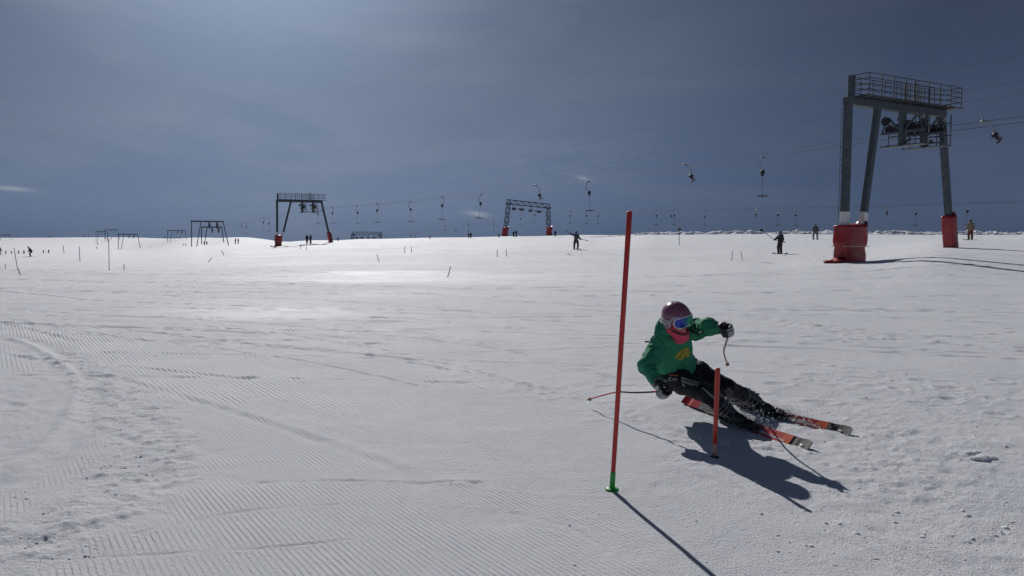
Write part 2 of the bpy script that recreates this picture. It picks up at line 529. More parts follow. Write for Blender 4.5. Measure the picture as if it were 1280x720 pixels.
def poly_dist(x, y, pts):
    """distance to a polyline, signed by side, and length along it"""
    best = np.full(x.shape, 1e9); sgn = np.zeros(x.shape); al = np.zeros(x.shape); acc = 0.0
    for (x0, y0), (x1, y1) in zip(pts[:-1], pts[1:]):
        dx, dy = x1 - x0, y1 - y0; l2 = dx * dx + dy * dy + 1e-12
        t = np.clip(((x - x0) * dx + (y - y0) * dy) / l2, 0, 1)
        ex, ey = x - (x0 + t * dx), y - (y0 + t * dy); d = np.hypot(ex, ey)
        m = d < best; best = np.where(m, d, best)
        sgn = np.where(m, np.sign(dx * ey - dy * ex), sgn); al = np.where(m, acc + t * math.sqrt(l2), al)
        acc += math.sqrt(l2)
    return best, sgn, al


def smooth_poly(pts, n=8):
    return [(p.x, p.y) for p in catmull([V(a, b, 0) for a, b in pts], n)]


def sstep(a, b, x):
    t = np.clip((x - a) / (b - a), 0, 1); return t * t * (3 - 2 * t)


def build_terrain():
    az = list(np.linspace(R(-37), R(37), 1250))
    left = list(np.linspace(R(-180), R(-37), 60)[:-1]); right = list(np.linspace(R(37), R(180), 60)[1:-1])
    az = np.array(left + az + right)
    rad = [0.4, 0.8, 1.3, 1.8]
    r = 2.2
    while r < 60: rad.append(r); r *= 1.0035
    while r < 420: rad.append(r); r *= 1.008
    while r < 5000: rad.append(r); r *= 1.05
    rad = np.array(rad)
    A, Rr = np.meshgrid(az, rad)
    X = (np.sin(A) * Rr).ravel(); Y = (np.cos(A) * Rr).ravel(); r = Rr.ravel(); a = A.ravel()
    z = HZ(X, Y)
    front = (np.abs(a) < R(42)) & (r < 260)
    idx = np.where(front)[0]; x, y = X[idx], Y[idx]; rr = r[idx]
    near = rr < 60
    det = np.zeros(x.shape)
    groom = np.zeros(x.shape); rough = np.zeros(x.shape); ice = np.zeros(x.shape)
    ni = np.where(near)[0]; xn, yn = x[ni], y[ni]; rn = rr[ni]
    dn = np.zeros(xn.shape)
    w1 = fbm(xn / 0.9, yn / 0.9, 3, 31); w2 = fbm(xn / 0.35, yn / 0.35, 3, 41)
    # --- groomed area: left of a ragged line through the foreground, thinning out with distance
    ex, ey = G0(900, 715), G0(610, 430)
    dx, dy = ey[0] - ex[0], ey[1] - ex[1]; ln = math.hypot(dx, dy)
    side = ((xn - ex[0]) * dy - (yn - ex[1]) * dx) / ln            # positive to the right
    gm = sstep(0.5, -0.5, side + 1.1 * w1)
    gm *= sstep(21, 14, yn + 3 * w1)
    gm *= 0.45 + 0.55 * sstep(-0.25, 0.02, fbm(xn / 1.3 + 5, yn / 2.4, 3, 51))
    # patches further out on the left keep their ribs too
    gm = np.maximum(gm, 0.8 * sstep(0.05, 0.2, fbm(xn / 3.1 + 9, yn / 4.2, 2, 55)) * sstep(12, 14, yn) * sstep(24, 18, yn) * sstep(0, -2.5, xn))
    band = [(-60, 395), (160, 408), (330, 425), (480, 440), (600, 462), (735, 500), (850, 545)]
    d, s, al = poly_dist(xn, yn, smooth_poly([G0(*q) for q in band]))
    gm *= sstep(0.25, 0.9, d + 0.25 * w1)
    core = sstep(0.0, 0.35, -s * d - 0.5 + 0.25 * w1) * sstep(17, 12.5, yn) * sstep(0.9, -0.6, side + 0.5 * w1)
    gm = np.maximum(gm, core * (0.25 + 0.7 * sstep(-0.22, 0.08, fbm(xn / 1.1 + 2, yn / 2.2 + 0.6 * xn, 3, 57))))
    gm *= 0.62 + 0.38 * sstep(-0.20, 0.10, fbm(xn / 0.55 + 3, yn / 0.95, 3, 58) + 0.35 * w1)
    def erase(pts, w, soft=0.12, amt=1.0):
        nonlocal gm
        d, s, al = poly_dist(xn, yn, smooth_poly([G0(*q) for q in pts]))
        k = sstep(w + soft, w - soft, d + 0.18 * w2)
        gm = gm * (1 - amt * k); return d, s, al, k
    # skidded turn coming in from the left and sweeping back
    turn = [(-80, 420), (0, 421), (45, 434), (85, 462), (96, 486), (80, 530), (30, 575), (-60, 620)]
    d, s, al, k = erase(turn, 0.30)
    dn += 0.030 * np.exp(-(d / 0.07) ** 2) * (0.6 + 0.8 * vnoise(al / 0.5, d * 0, 5)) - 0.018 * np.exp(-((d - 0.16 * s) / 0.12) ** 2)
    chunk = [(60, 440), (92, 458), (125, 480), (165, 512), (190, 552), (180, 590), (120, 640), (30, 678), (-40, 700)]
    d, s, al, k = erase(chunk, 0.34, 0.25)
    rough_n = k * 0.95
    inner = [(-60, 470), (20, 480), (50, 500), (20, 540), (-40, 590)]
    d, s, al, k = erase(inner, 0.7, 0.4, 0.75); rough_n = np.maximum(rough_n, 0.3 * k)
    # smooth scraped strips through the ribs
    for pts, w in (([(120, 498), (220, 508), (320, 512), (420, 524), (560, 566)], 0.22), ([(160, 590), (320, 590), (450, 590), (560, 595), (660, 606), (800, 612)], 0.17),
                   ([(560, 640), (700, 655), (830, 700)], 0.12), ([(-40, 640), (120, 600), (300, 560)], 0.1), ([(200, 470), (330, 500), (450, 545), (560, 620)], 0.16), ([(260, 440), (420, 480), (600, 530), (720, 590)], 0.12)):
        d, s, al, k = erase(pts, w, 0.12, 0.92)
        dn += 0.003 * np.exp(-((d - w) / 0.02) ** 2) * (0.4 + vnoise(al / 0.3, d * 0, 9)) - 0.0015 * k
    # racing line: the tracks that lead to the skier
    lines = [([(-60, 398), (0, 403), (160, 413), (330, 431), (480, 446), (560, 456), (640, 478), (735, 503), (800, 526), (862, 546), (905, 560)], 0.045, 0.024),
             ([(-60, 384), (0, 386), (150, 395), (320, 404), (480, 419), (620, 436), (760, 470)], 0.045, 0.020),
             ([(-60, 392), (40, 405), (180, 425), (300, 428), (420, 438), (560, 462)], 0.04, 0.018),
             ([(-60, 400), (60, 399), (200, 404), (330, 415), (470, 436), (600, 470)], 0.03, 0.014), ([(-60, 407), (80, 416), (240, 432), (380, 452), (520, 482)], 0.03, 0.014),
             ([(700, 385), (860, 396), (1000, 410), (1130, 424), (1300, 440)], 0.045, 0.018), ([(860, 405), (960, 416), (1060, 428), (1170, 437)], 0.04, 0.016), ([(340, 352), (480, 362), (620, 374), (760, 384)], 0.06, 0.022), ([(200, 372), (360, 372), (520, 384), (700, 400)], 0.055, 0.02),
             ([(960, 470), (1020, 478), (1060, 488)], 0.03, 0.012), ([(440, 395), (560, 402), (680, 418), (800, 440), (900, 455)], 0.035, 0.014),
             ([(200, 412), (330, 440), (450, 450), (600, 486), (720, 524)], 0.02, 0.004),
             ([(320, 604), (420, 601), (520, 603), (600, 604)], 0.022, 0.010), ([(40, 700), (180, 694), (330, 684), (460, 672)], 0.014, 0.008),
             ([(640, 640), (680, 650), (720, 662), (760, 690)], 0.02, 0.008), ([(170, 668), (300, 640), (420, 630)], 0.018, 0.008)]
    for pts, w, dep in lines:
        d, s, al = poly_dist(xn, yn, smooth_poly([G0(*q) for q in pts]))
        jit = 0.35 + 1.3 * np.clip(vnoise(al / 0.16, d * 0, 77) + 0.3, 0, 1)
        dn += -0.75 * dep * np.exp(-(d / w) ** 2) * jit + 0.45 * dep * np.exp(-((d - 2.0 * w) / (0.9 * w)) ** 2) * jit * (0.4 + np.clip(2 * vnoise(al / 0.12, d * 9, 78), 0, 1))
        gm = gm * (1 - 0.8 * np.exp(-(d / (4.0 * w)) ** 2)); rough_n = np.maximum(rough_n, 0.55 * np.exp(-(d / (3.0 * w)) ** 2) * (dep > 0.009))
    # spray thrown to the outside behind the racer
    d, s, al = poly_dist(xn, yn, smooth_poly([G0(*q) for q in [(700, 492), (780, 480), (900, 500), (1000, 540)]]))
    rough_n = np.maximum(rough_n, 0.45 * np.exp(-(d / 0.5) ** 2))
    # carved-off chunky snow on the right
    rm = sstep(0.1, 1.3, side + 0.8 * w1) * sstep(10.5, 7.0, yn + 2 * w1)
    rough_n = np.maximum(rough_n, rm * (0.42 + 0.55 * np.clip(w1 * 2 + 0.3, 0, 1)))
    rough_n = np.maximum(rough_n, 0.9 * np.exp(-(((xn - 3.1) / 0.9) ** 2 + ((yn - 6.3) / 1.0) ** 2)))
    # old parallel grooves bottom right
    for pts in ([(1055, 658), (1110, 680), (1165, 698), (1230, 722)], [(1040, 668), (1100, 692), (1160, 716)], [(1090, 660), (1160, 690), (1200, 706)], [(880, 575), (960, 625), (1030, 662)]):
        d, s, al = poly_dist(xn, yn, smooth_poly([G0(*q) for q in pts]))
        dn -= 0.010 * np.exp(-(d / 0.022) ** 2)
    # churned rows across the slope and boot prints
    for pts, w, amt in (([(900, 345), (1060, 342), (1180, 345), (1290, 350)], 1.0, 0.8), ([(930, 395), (1030, 408), (1100, 418), (1190, 430), (1300, 432)], 0.35, 0.9),
                        ([(1010, 470), (1120, 478), (1200, 492), (1300, 505)], 0.35, 0.8), ([(960, 440), (1060, 462), (1140, 468)], 0.2, 0.6),
                        ([(420, 420), (520, 424), (600, 428)], 0.5, 0.5), ([(330, 372), (470, 378), (620, 388)], 0.6, 0.45), ([(600, 470), (660, 452), (760, 450)], 0.5, 0.35)):
        d, s, al = poly_dist(xn, yn, smooth_poly([G0(*q) for q in pts]))
        rough_n = np.maximum(rough_n, amt * np.exp(-(d / w) ** 2))
    pr = np.random.default_rng(3)
    for k in range(60):
        bx, by = [(pr.uniform(1060, 1290), pr.uniform(402, 440)), (pr.uniform(950, 1290), pr.uniform(470, 520)), (pr.uniform(1100, 1290), pr.uniform(338, 352)), (pr.uniform(250, 640), pr.uniform(405, 432))][k % 4]
        cx, cy = G0(bx, by); m = (np.abs(xn - cx) < 0.8) & (np.abs(yn - cy) < 0.8)
        e = ((xn[m] - cx) / pr.uniform(0.07, 0.15)) ** 2 + ((yn[m] - cy) / pr.uniform(0.06, 0.12)) ** 2
        dn[m] += -0.013 * np.exp(-e * e) + 0.008 * np.exp(-((np.sqrt(e) - 1.5) / 0.35) ** 2)
    # many old ski tracks further up
    for k in range(130):
        yy = math.exp(pr.uniform(math.log(9), math.log(85))); xx = pr.uniform(-0.75, 0.75) * yy
        h = pr.uniform(-0.32, 0.32) + (-0.20); Lh = pr.uniform(2, 5.5) * math.sqrt(yy) * 0.9; cv = pr.uniform(-1, 1) * 0.5 / Lh
        pts = []; px_, py_ = xx - Lh / 2, yy - math.sin(h) * Lh / 2
        for q in range(12):
            pts.append((px_, py_)); px_ += math.cos(h) * Lh / 11; py_ += math.sin(h) * Lh / 11; h += cv * Lh / 11
        lo, hi = min(p[1] for p in pts) - 1, max(p[1] for p in pts) + 1
        m = np.where((y > lo) & (y < hi))[0]
        if len(m) == 0: continue
        d, s, al = poly_dist(x[m], y[m], pts)
        w = 0.022 + 0.0026 * yy; dep = pr.uniform(0.003, 0.010) * (0.7 + yy / 25)
        tp = np.clip(al / 1.5, 0, 1) * np.clip((Lh - al) / 1.5, 0, 1)
        jt = 0.25 + np.clip(0.5 + 2.2 * vnoise(al / (0.12 + 0.006 * yy) + k * 7, d * 0, 70), 0, 1.4)
        det[m] += tp * jt * (-dep * np.exp(-(d / w) ** 2) + 0.8 * dep * np.exp(-((d - 2 * w) / w) ** 2) * (s > 0))
    w3 = fbm(xn / 0.16, yn / 0.16, 3, 61); w4 = np.maximum(0, fbm(xn / 0.07 + 3, yn / 0.07, 2, 65) - 0.12)
    fade = sstep(60, 20, rn)
    gm = np.clip(gm - 0.9 * rough_n, 0, 1)
    dn += fade * (0.004 * w2 + 0.010 * w1) + fade * rough_n * (0.024 * w3 + 0.020 * np.maximum(0, w2 - 0.08) + 0.030 * w4 * (rn < 14))
    dn += fade * rough_n * sstep(9, 20, rn) * (0.040 * np.maximum(0, w2) + 0.02 * w2)
    dn += fade * (1 - gm) * (1 - rough_n) * 0.004 * w3
    # the ribs themselves where they are large enough to be shaped (they go on as bump further away)
    det[ni] += dn
    far_pass = sstep(7.0, 7.9, yn - 0.35 * xn * 0 + 0.25 * w1)
    groom[ni] = gm * (1 - far_pass); groom2 = np.zeros(x.shape); groom2[ni] = gm * far_pass; rough[ni] = rough_n
    # hard wind-polished stretches
    ic = 0.22 * sstep(0.06, 0.26, fbm(x / 9 + 40, y / 2.6, 3, 91)) * sstep(9, 15, rr)
    for (cx, cy), sx, sy in ((G0(300, 388), 2.6, 1.3), (G0(350, 392), 2.5, 1.6), (G0(490, 340), 4.5, 3.2), (G0(620, 350), 9, 2.5), (G0(780, 352), 10, 2.0), (G0(700, 345), 12, 3)):
        ic = np.maximum(ic, 1.0 * np.exp(-(((x - cx) / sx) ** 2 + ((y - cy) / sy) ** 2) ** 2) * (0.55 + 0.9 * np.clip(fbm(x / 1.5, y / 0.5, 2, 95) + 0.2, 0, 1)))
    ice = np.clip(ic, 0, 1) * (1 - np.clip(rough, 0, 1))
    z[idx] += det
    nr, na = len(rad), len(az)
    me = bpy.data.meshes.new('snow_slope')
    ii = np.arange(nr - 1)[:, None] * na; jj = np.arange(na)[None, :]; j2 = (jj + 1) % na
    quads = np.stack([ii + jj, ii + j2, ii + na + j2, ii + na + jj], -1).reshape(-1, 4)[:, ::-1]
    # close the middle under the viewer
    nv = nr * na
    co = np.stack([X, Y, z], 1); co = np.vstack([co, [[0, 0, 0]]])
    tris = np.stack([np.full(na, nv), (np.arange(na) + 1) % na, np.arange(na)], 1)
    loops = np.concatenate([quads.ravel(), tris.ravel()])
    starts = np.concatenate([np.arange(len(quads)) * 4, len(quads) * 4 + np.arange(na) * 3])
    me.vertices.add(len(co)); me.vertices.foreach_set('co', co.ravel())
    me.loops.add(len(loops)); me.loops.foreach_set('vertex_index', loops.astype(np.int32))
    me.polygons.add(len(starts)); me.polygons.foreach_set('loop_start', starts.astype(np.int32))
    me.update(calc_edges=True)
    me.polygons.foreach_set('use_smooth', np.ones(len(starts), bool))
    for nm, arr in (('groom', groom), ('groom_wide', groom2), ('rough', rough), ('ice', ice)):
        full = np.zeros(len(co), np.float32); full[idx] = arr
        at = me.attributes.new(nm, 'FLOAT', 'POINT'); at.data.foreach_set('value', full)
    return me


GROOVE = (0.545, -0.838)     # heading of the groomer's ribs


def snow_mat(name, ribs=True, sss=0.03):
    m = bpy.data.materials.new(name); m.use_nodes = True
    t = m.node_tree; b = t.nodes['Principled BSDF']; n = t.nodes.new; l = t.links.new
    def mth(op, a, c=None, clamp=False):
        q = n('ShaderNodeMath'); q.operation = op; q.use_clamp = clamp
        for i, v in enumerate((a, c)):
            if v is None: continue
            if isinstance(v, (int, float)): q.inputs[i].default_value = v
            else: l(v, q.inputs[i])
        return q.outputs[0]
    tcx = n('ShaderNodeTexCoord'); ob = tcx.outputs['Object']
    b.inputs['Base Color'].default_value = (0.80, 0.81, 0.835, 1)
    b.inputs['IOR'].default_value = 1.31
    b.inputs['Specular IOR Level'].default_value = 0.16
    def nz(scale, detail=3, rough=0.6):
        q = n('ShaderNodeTexNoise'); q.inputs['Scale'].default_value = scale; q.inputs['Detail'].default_value = detail
        q.inputs['Roughness'].default_value = rough; l(ob, q.inputs['Vector']); return q.outputs[0]
    fine = nz(85, 4, 0.7); mid = nz(14, 3)
    h = mth('ADD', mth('ADD', mth('MULTIPLY', fine, 0.034), mth('MULTIPLY', nz(230, 2, 0.7), 0.010)), mth('ADD', mth('MULTIPLY', mid, 0.012), mth('MULTIPLY', nz(36, 3, 0.6), 0.017)))
    # old snow is not one white: faint dirty streaks
    big = nz(0.7, 5); 
    mx = n('ShaderNodeMix'); mx.data_type = 'RGBA'
    mr = n('ShaderNodeMapRange'); mr.inputs[1].default_value = 0.35; mr.inputs[2].default_value = 0.7; l(big, mr.inputs[0])
    l(mr.outputs[0], mx.inputs['Factor'])
    mx.inputs['A'].default_value = (0.755, 0.778, 0.828, 1); mx.inputs['B'].default_value = (0.835, 0.850, 0.885, 1)
    l(mx.outputs['Result'], b.inputs['Base Color'])
    if ribs:
        def attr(a):
            q = n('ShaderNodeAttribute'); q.attribute_name = a; return q.outputs['Fac']
        gr, ro, ice = attr('groom'), attr('rough'), attr('ice')
        sp = n('ShaderNodeSeparateXYZ'); l(ob, sp.inputs[0])
        wob = nz(1.2, 2)
        ph = mth('ADD', mth('MULTIPLY', sp.outputs[0], -GROOVE[1]), mth('MULTIPLY', sp.outputs[1], GROOVE[0]))
        ph = mth('ADD', ph, mth('MULTIPLY', wob, 0.018))
        brk = n('ShaderNodeMapRange'); brk.inputs[1].default_value = 0.30; brk.inputs[2].default_value = 0.50; l(nz(7, 3), brk.inputs[0])
        for at, pitch, amp in ((gr, 0.033, 0.0078), (attr('groom_wide'), 0.052, 0.0115)):
            k = mth('MULTIPLY', ph, 2 * math.pi / pitch)
            w = mth('SINE', mth('ADD', k, mth('MULTIPLY', mth('SINE', k), 0.6)))
            h = mth('ADD', h, mth('MULTIPLY', mth('MULTIPLY', w, amp), mth('MULTIPLY', at, mth('ADD', mth('MULTIPLY', brk.outputs[0], 0.75), 0.25))))
        h = mth('ADD', h, mth('MULTIPLY', mth('MULTIPLY', nz(34, 3), 0.018), ro))
        rg = n('ShaderNodeMapRange'); rg.inputs[3].default_value = 0.70; rg.inputs[4].default_value = 0.46; l(ice, rg.inputs[0])
        l(rg.outputs[0], b.inputs['Roughness'])
    else:
        b.inputs['Roughness'].default_value = 0.8
        b.inputs['Subsurface Weight'].default_value = 0.85; b.inputs['Subsurface Radius'].default_value = (1, 1, 1.1); b.inputs['Subsurface Scale'].default_value = sss
    bp = n('ShaderNodeBump'); bp.inputs['Strength'].default_value = 0.75; bp.inputs['Distance'].default_value = 1.0
    l(h, bp.inputs['Height']); l(bp.outputs[0], b.inputs['Normal'])
    return m


M['snow'] = snow_mat('groomed_snow')
M['snow_pile'] = snow_mat('piled_snow', False, 0.25)
M['snow_crumb'] = snow_mat('loose_snow', False, 0.07)
me = build_terrain(); me.materials.append(M['snow'])
slope = link_mesh('snow_slope', me); tag(slope, kind='structure')


# snow bank along the crest on the right
def snow_bank():
    nx, ny = 1100, 14
    t = np.linspace(0, 1, nx); aa = (np.interp(t, [0, 1], [660, 1420]) - 640) / F
    d = np.interp(aa, [0.02, 0.15, 0.3, 0.78], [150, 128, 118, 114])
    cx, cy = aa * d, d
    s = np.linspace(-1, 1, ny)
    X = np.repeat(cx[:, None], ny, 1); Y = cy[:, None] + s[None, :] * 2.0
    grow = np.clip(t / 0.25, 0.25, 1)[:, None]
    lump = 0.55 + 0.9 * fbm(X / 1.4, Y / 0.9, 4, 5, 0.6) + 0.3 * fbm(X / 9, Y * 0, 2, 6)
    prof = (1 - s ** 2)[None, :] ** 0.7
    Z = HZ(X.ravel(), Y.ravel()).reshape(X.shape) - 0.10 + 0.62 * grow * prof * np.clip(lump, 0.12, 1.4)
    X = X + 0.5 * fbm(X / 0.8, Y / 0.8, 2, 15); Y = Y + 0.4 * fbm(X / 0.7 + 3, Y / 0.7, 2, 16)
    co = np.stack([X, Y, Z], -1).reshape(-1, 3)
    me = bpy.data.meshes.new('snow_bank')
    fs = [(i * ny + j, (i + 1) * ny + j, (i + 1) * ny + j + 1, i * ny + j + 1) for i in range(nx - 1) for j in range(ny - 1)]
    me.from_pydata(co.tolist(), [], fs); me.materials.append(M['snow_pile'])
    o = link_mesh('snow_bank', me); tag(o, kind='structure')


snow_bank()

# ------------------------------------------------------------------ lift towers
LIFT = V(-0.5237, 0.8519, 0)         # the two drag lifts run side by side
ACR = V(0.8519, 0.5237, 0)


def pad_shape(m, base, ax, w0, dpt, h, seed, lean=0.0, n=28, flare=0.0):
    """soft rectangular crash pad wrapped round a leg"""
    rnd = random.Random(seed); secs = []
    rings = 14
    for k in range(rings + 1):
        t = k / rings
        wv = w0 * (1 + 0.05 * math.sin(t * 9 + seed) + flare * (t - 0.3))
        secs.append((t, wv))
    vs = []; fs = []
    for k, (t, wv) in enumerate(secs):
        for j in range(n):
            a = 2 * math.pi * j / n
            c, s = math.cos(a), math.sin(a); e = 0.45
            ux = math.copysign(abs(c) ** e, c); uy = math.copysign(abs(s) ** e, s)
            bul = 1 + 0.09 * mnoise.noise(V(c * 1.7 + seed, s * 1.7, t * 3.1)) - (0.05 if k in (6,) else 0) - 0.16 * max(0, ux) * math.exp(-((t - 0.36) / 0.12) ** 2)
            p = Vector(base) + ax[0] * (ux * wv / 2 * bul + lean * t * h) + ax[1] * (uy * dpt / 2 * bul) + V(0, 0, 1) * (t * h + (0.10 * mnoise.noise(V(c * 2 + seed, s * 2, 0)) + 0.26 * (max(0, ux) ** 6) if k == rings else 0))
            vs.append(p)
    for k in range(rings):
        for j in range(n):
            j2 = (j + 1) % n; fs.append((k * n + j, k * n + j2, (k + 1) * n + j2, (k + 1) * n + j))
    fs.append(tuple(range(rings * n, rings * n + n)))
    m.add(vs, fs, 0)


def sheave_train(m, c, along, n=4, r=0.17, gap=0.42, mi=0):
    side = along.cross(V(0, 0, 1)).normalized()
    for k in range(n):
        q = c + along * ((k - (n - 1) / 2) * gap)
        m.tube([q - side * 0.05, q + side * 0.05], r, 14, mi)
        m.tube([q - side * 0.065, q - side * 0.05], r * 1.12, 14, mi); m.tube([q + side * 0.05, q + side * 0.065], r * 1.12, 14, mi)


def t_tower(Lb, Rb, htop, label, group, detail=True, rail=True, pads=True, leg_w=0.34, inner=0.25, pad_h=1.95, white=True, leg2_foot=0.10, lean_r=1.35):
    """drag lift tower: upright and raking leg on one side, one leg on the other, beam and catwalk between"""
    t = thing('drag_lift_tower', Lb, label, 'lift tower', group)
    ac = (Rb - Lb); ac.z = 0; wid = ac.length; ac.normalize(); al = V(-ac.y, ac.x, 0); up = V(0, 0, 1)
    top = htop
    Lt = V(Lb.x, Lb.y, top); Rt = V(Rb.x, Rb.y, top) - ac * lean_r
    Lt = Lt + ac * 0.10
    st = M['steel']
    def leg(a, b, w, wh):
        m = MB(); x, y, z = frame(b - a, al)
        m.bar(a, b, w, w, al)
        lo = a.lerp(b, 0.0)
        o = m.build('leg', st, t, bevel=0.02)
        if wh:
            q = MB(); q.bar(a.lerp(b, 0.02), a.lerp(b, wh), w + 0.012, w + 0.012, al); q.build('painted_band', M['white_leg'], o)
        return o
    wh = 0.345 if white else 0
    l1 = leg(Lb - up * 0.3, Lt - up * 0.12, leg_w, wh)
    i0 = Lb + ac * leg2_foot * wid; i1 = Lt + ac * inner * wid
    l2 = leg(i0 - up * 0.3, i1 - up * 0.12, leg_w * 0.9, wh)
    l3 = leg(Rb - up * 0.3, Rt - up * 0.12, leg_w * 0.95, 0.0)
    if detail:
        m = MB()
        for k in range(18):
            q = Lb.lerp(Lt, 0.30 + k * 0.038) + al * (leg_w * 0.5 + 0.14)
            m.bar(q - ac * 0.11, q + ac * 0.11, 0.025, 0.025)
        for s in (-1, 1): m.bar(Lb.lerp(Lt, 0.28) + al * (leg_w * 0.5 + 0.14) + ac * 0.11 * s, Lb.lerp(Lt, 0.97) + al * (leg_w * 0.5 + 0.14) + ac * 0.11 * s, 0.025, 0.025)
        m.build('ladder', M['steel_dark'], t)
    # beam
    m = MB(); bw = 0.30
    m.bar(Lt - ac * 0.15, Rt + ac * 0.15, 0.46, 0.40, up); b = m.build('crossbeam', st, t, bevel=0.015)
    # catwalk
    if rail:
        m = MB(); zc = 0.24
        m.box((Lt + Rt) / 2 + ac * 0.5 + up * zc + al * (-0.25), (Rt - Lt).length + 0.35, 1.25, 0.05, (ac, al, up))
        for k in range(12):
            q = Lt.lerp(Rt, (k + 0.5) / 12) + up * (zc - 0.05) - al * 0.25; m.box(q, 0.06, 1.25, 0.06, (ac, al, up))
        m.build('catwalk', M['steel_dark'], t)
        m = MB(); rh = 1.12
        c0 = Lt + ac * 0.45 + up * zc; c1 = Rt + ac * 0.40 + up * zc
        for s in (-0.87, 0.37):
            for hgt in (0.30, 0.58, 0.86, rh): m.bar(c0 + al * s + up * hgt, c1 + al * s + up * hgt, 0.035, 0.035)
            for k in range(9):
                q = c0.lerp(c1, k / 8) + al * s; m.bar(q, q + up * rh, 0.045, 0.045)
        for q in (c0, c1):
            for hgt in (0.30, 0.58, 0.86, rh): m.bar(q - al * 0.87 + up * hgt, q + al * 0.37 + up * hgt, 0.035, 0.035)
        if detail:     # safety hoops and gates in the middle of the walk
            for tt in (0.36, 0.45, 0.57, 0.66, 0.72):
                q = c0.lerp(c1, tt)
                for dx in (-0.22, 0.22): m.bar(q + ac * dx - al * 0.55, q + ac * dx - al * 0.55 + up * 0.98, 0.04, 0.04)
                m.bar(q - ac * 0.22 - al * 0.55 + up * 0.98, q + ac * 0.22 - al * 0.55 + up * 0.98, 0.04, 0.04)
        m.build('guard_rail', M['steel_dark'], t)
        if detail:
            m = MB(); q = Lt + ac * 0.1 + up * 0.2 - al * 0.1
            m.box(q + up * 0.55, 0.26, 0.26, 1.10, (ac, al, up)); m.build('lifting_post', st, t, bevel=0.015)
            m = MB(); q = c0.lerp(c1, 0.70) + al * 0.37; m.bar(q, q + up * 1.45, 0.10, 0.10); m.build('signal_post', M['steel'], t)
    # rope guides hanging below the beam
    cc = (Lt.lerp(Rt, 0.68)) - up * 0.20
    for s in (-1.0, 1.0):
        for_ = cc + ac * s
        m = MB()
        wz = 0.34 if detail else 0.3
        m.bar(for_, for_ - up * 1.75, wz, 0.26, al)
        m.bar(for_ - up * 1.06 - al * 1.25, for_ - up * 1.06 + al * 1.25, 0.16, 0.12, up)
        for q in (-1, 1):
            m.bar(for_ - up * 0.25 + al * q * 0.8, for_ - up * 1.05 + al * q * 0.1, 0.09, 0.09)
            m.bar(for_ - up * 1.0 + al * q * 1.2, for_ - up * 0.25 + al * q * 0.9, 0.06, 0.06)
        if detail:
            for off in (0.55,):
                for dz in (0.55, 1.2, 1.78): m.bar(for_ - al * 1.2 - up * dz + ac * off, for_ + al * 1.2 - up * dz + ac * off, 0.06, 0.06)
                for sa in (-1.2, -0.4, 0.4, 1.2): m.bar(for_ + al * sa - up * 0.1 + ac * off, for_ + al * sa - up * 1.80 + ac * off, 0.05, 0.05)
            for sa in (-1.2, 1.2): m.bar(for_ + al * sa - up * 1.78 - ac * 0.15, for_ + al * sa - up * 1.78 + ac * 0.6, 0.06, 0.06)
            m.box(for_ - up * 1.80 + ac * 0.25, 0.75, 2.4, 0.04, (ac, al, up))
            m.bar(for_ - up * 1.45 - al * 0.5, for_ - up * 1.80, 0.12, 0.12, al)
        hg = m.build('rope_guide', M['steel_dark'] if not detail else M['steel'], t)
        m = MB(); sheave_train(m, for_ - up * 0.84 + ac * 0.20, al, 5 if detail else 3, 0.20, 0.46, 0)
        m.build('sheave_wheel_row', [M['rubber']], hg)
        if detail:
            m = MB(); q = for_ - up * 0.42 + al * 0.85 - ac * 0.25; m.tube([q - ac * 0.06, q + ac * 0.06], 0.24, 18); m.tube([q - ac * 0.08, q + ac * 0.08], 0.08, 10)
            m.build('deflection_wheel', M['rubber'], hg, smooth=False)
            for sa in (-0.9, 0.3):
                m = MB(); m.box(for_ + al * sa - up * 0.30 + ac * 0.28, 0.20, 0.34, 0.22, (ac, al, up)); m.build('switch_box', M['steel_light'], hg, bevel=0.02)
    if detail:
        m = MB(); m.bar(cc - ac * 1.3 - up * 1.80, cc + ac * 2.6 - up * 1.42, 0.10, 0.10); m.bar(cc - ac * 1.3 - up * 1.80 + al * 0.8, cc + ac * 2.6 - up * 1.42 + al * 0.8, 0.08, 0.08)
        m.bar(cc + ac * 2.6 - up * 1.42, Rt.lerp(Rb, 0.16), 0.08, 0.08); m.build('service_brace', M['steel_dark'], t)
    if pads:
        m = MB(); mid = Lb + ac * (leg2_foot * wid * 0.5)
        pad_shape(m, mid - up * 0.1, (ac, al), leg2_foot * wid + leg_w + 0.42, 0.95, pad_h + 0.1, 3, 0.0, flare=0.12)
        p = m.build('crash_pad', M['pad'], t, smooth=True)
        m = MB(); sw = leg2_foot * wid + leg_w + 0.45
        m.box(mid + up * pad_h * 0.43, sw * 0.985, 0.955, 0.035, (ac, al, up)); m.build('strap', M['pad_strap'], p)
        if detail:
            m = MB(); q = mid - ac * (sw * 0.5 + 0.28); q.z = gz(q.x, q.y) + 0.05; pad_shape(m, q - up * 0.08, (ac, al), 0.95, 0.9, 0.16, 11); m.build('pad_skirt', M['pad'], t, smooth=True)
        m = MB(); lv = (Rt - Rb).normalized()
        pad_shape(m, Rb - up * 0.1 - ac * 0.10 - al * 0.05, (ac, al), 0.62, 0.7, pad_h * 0.97, 8, -lean_r / (top - Rb.z), flare=-0.02)
        m.build('crash_pad', M['pad'], t, smooth=True)
        m = MB(); m.bar(Rb + ac * 0.30 - up * 0.2, Rb + ac * 0.30 + (lv * pad_h * 0.98), 0.10, 0.5, al); m.build('pad_backing', M['rubber'], t)
    return t, Lt, Rt, cc


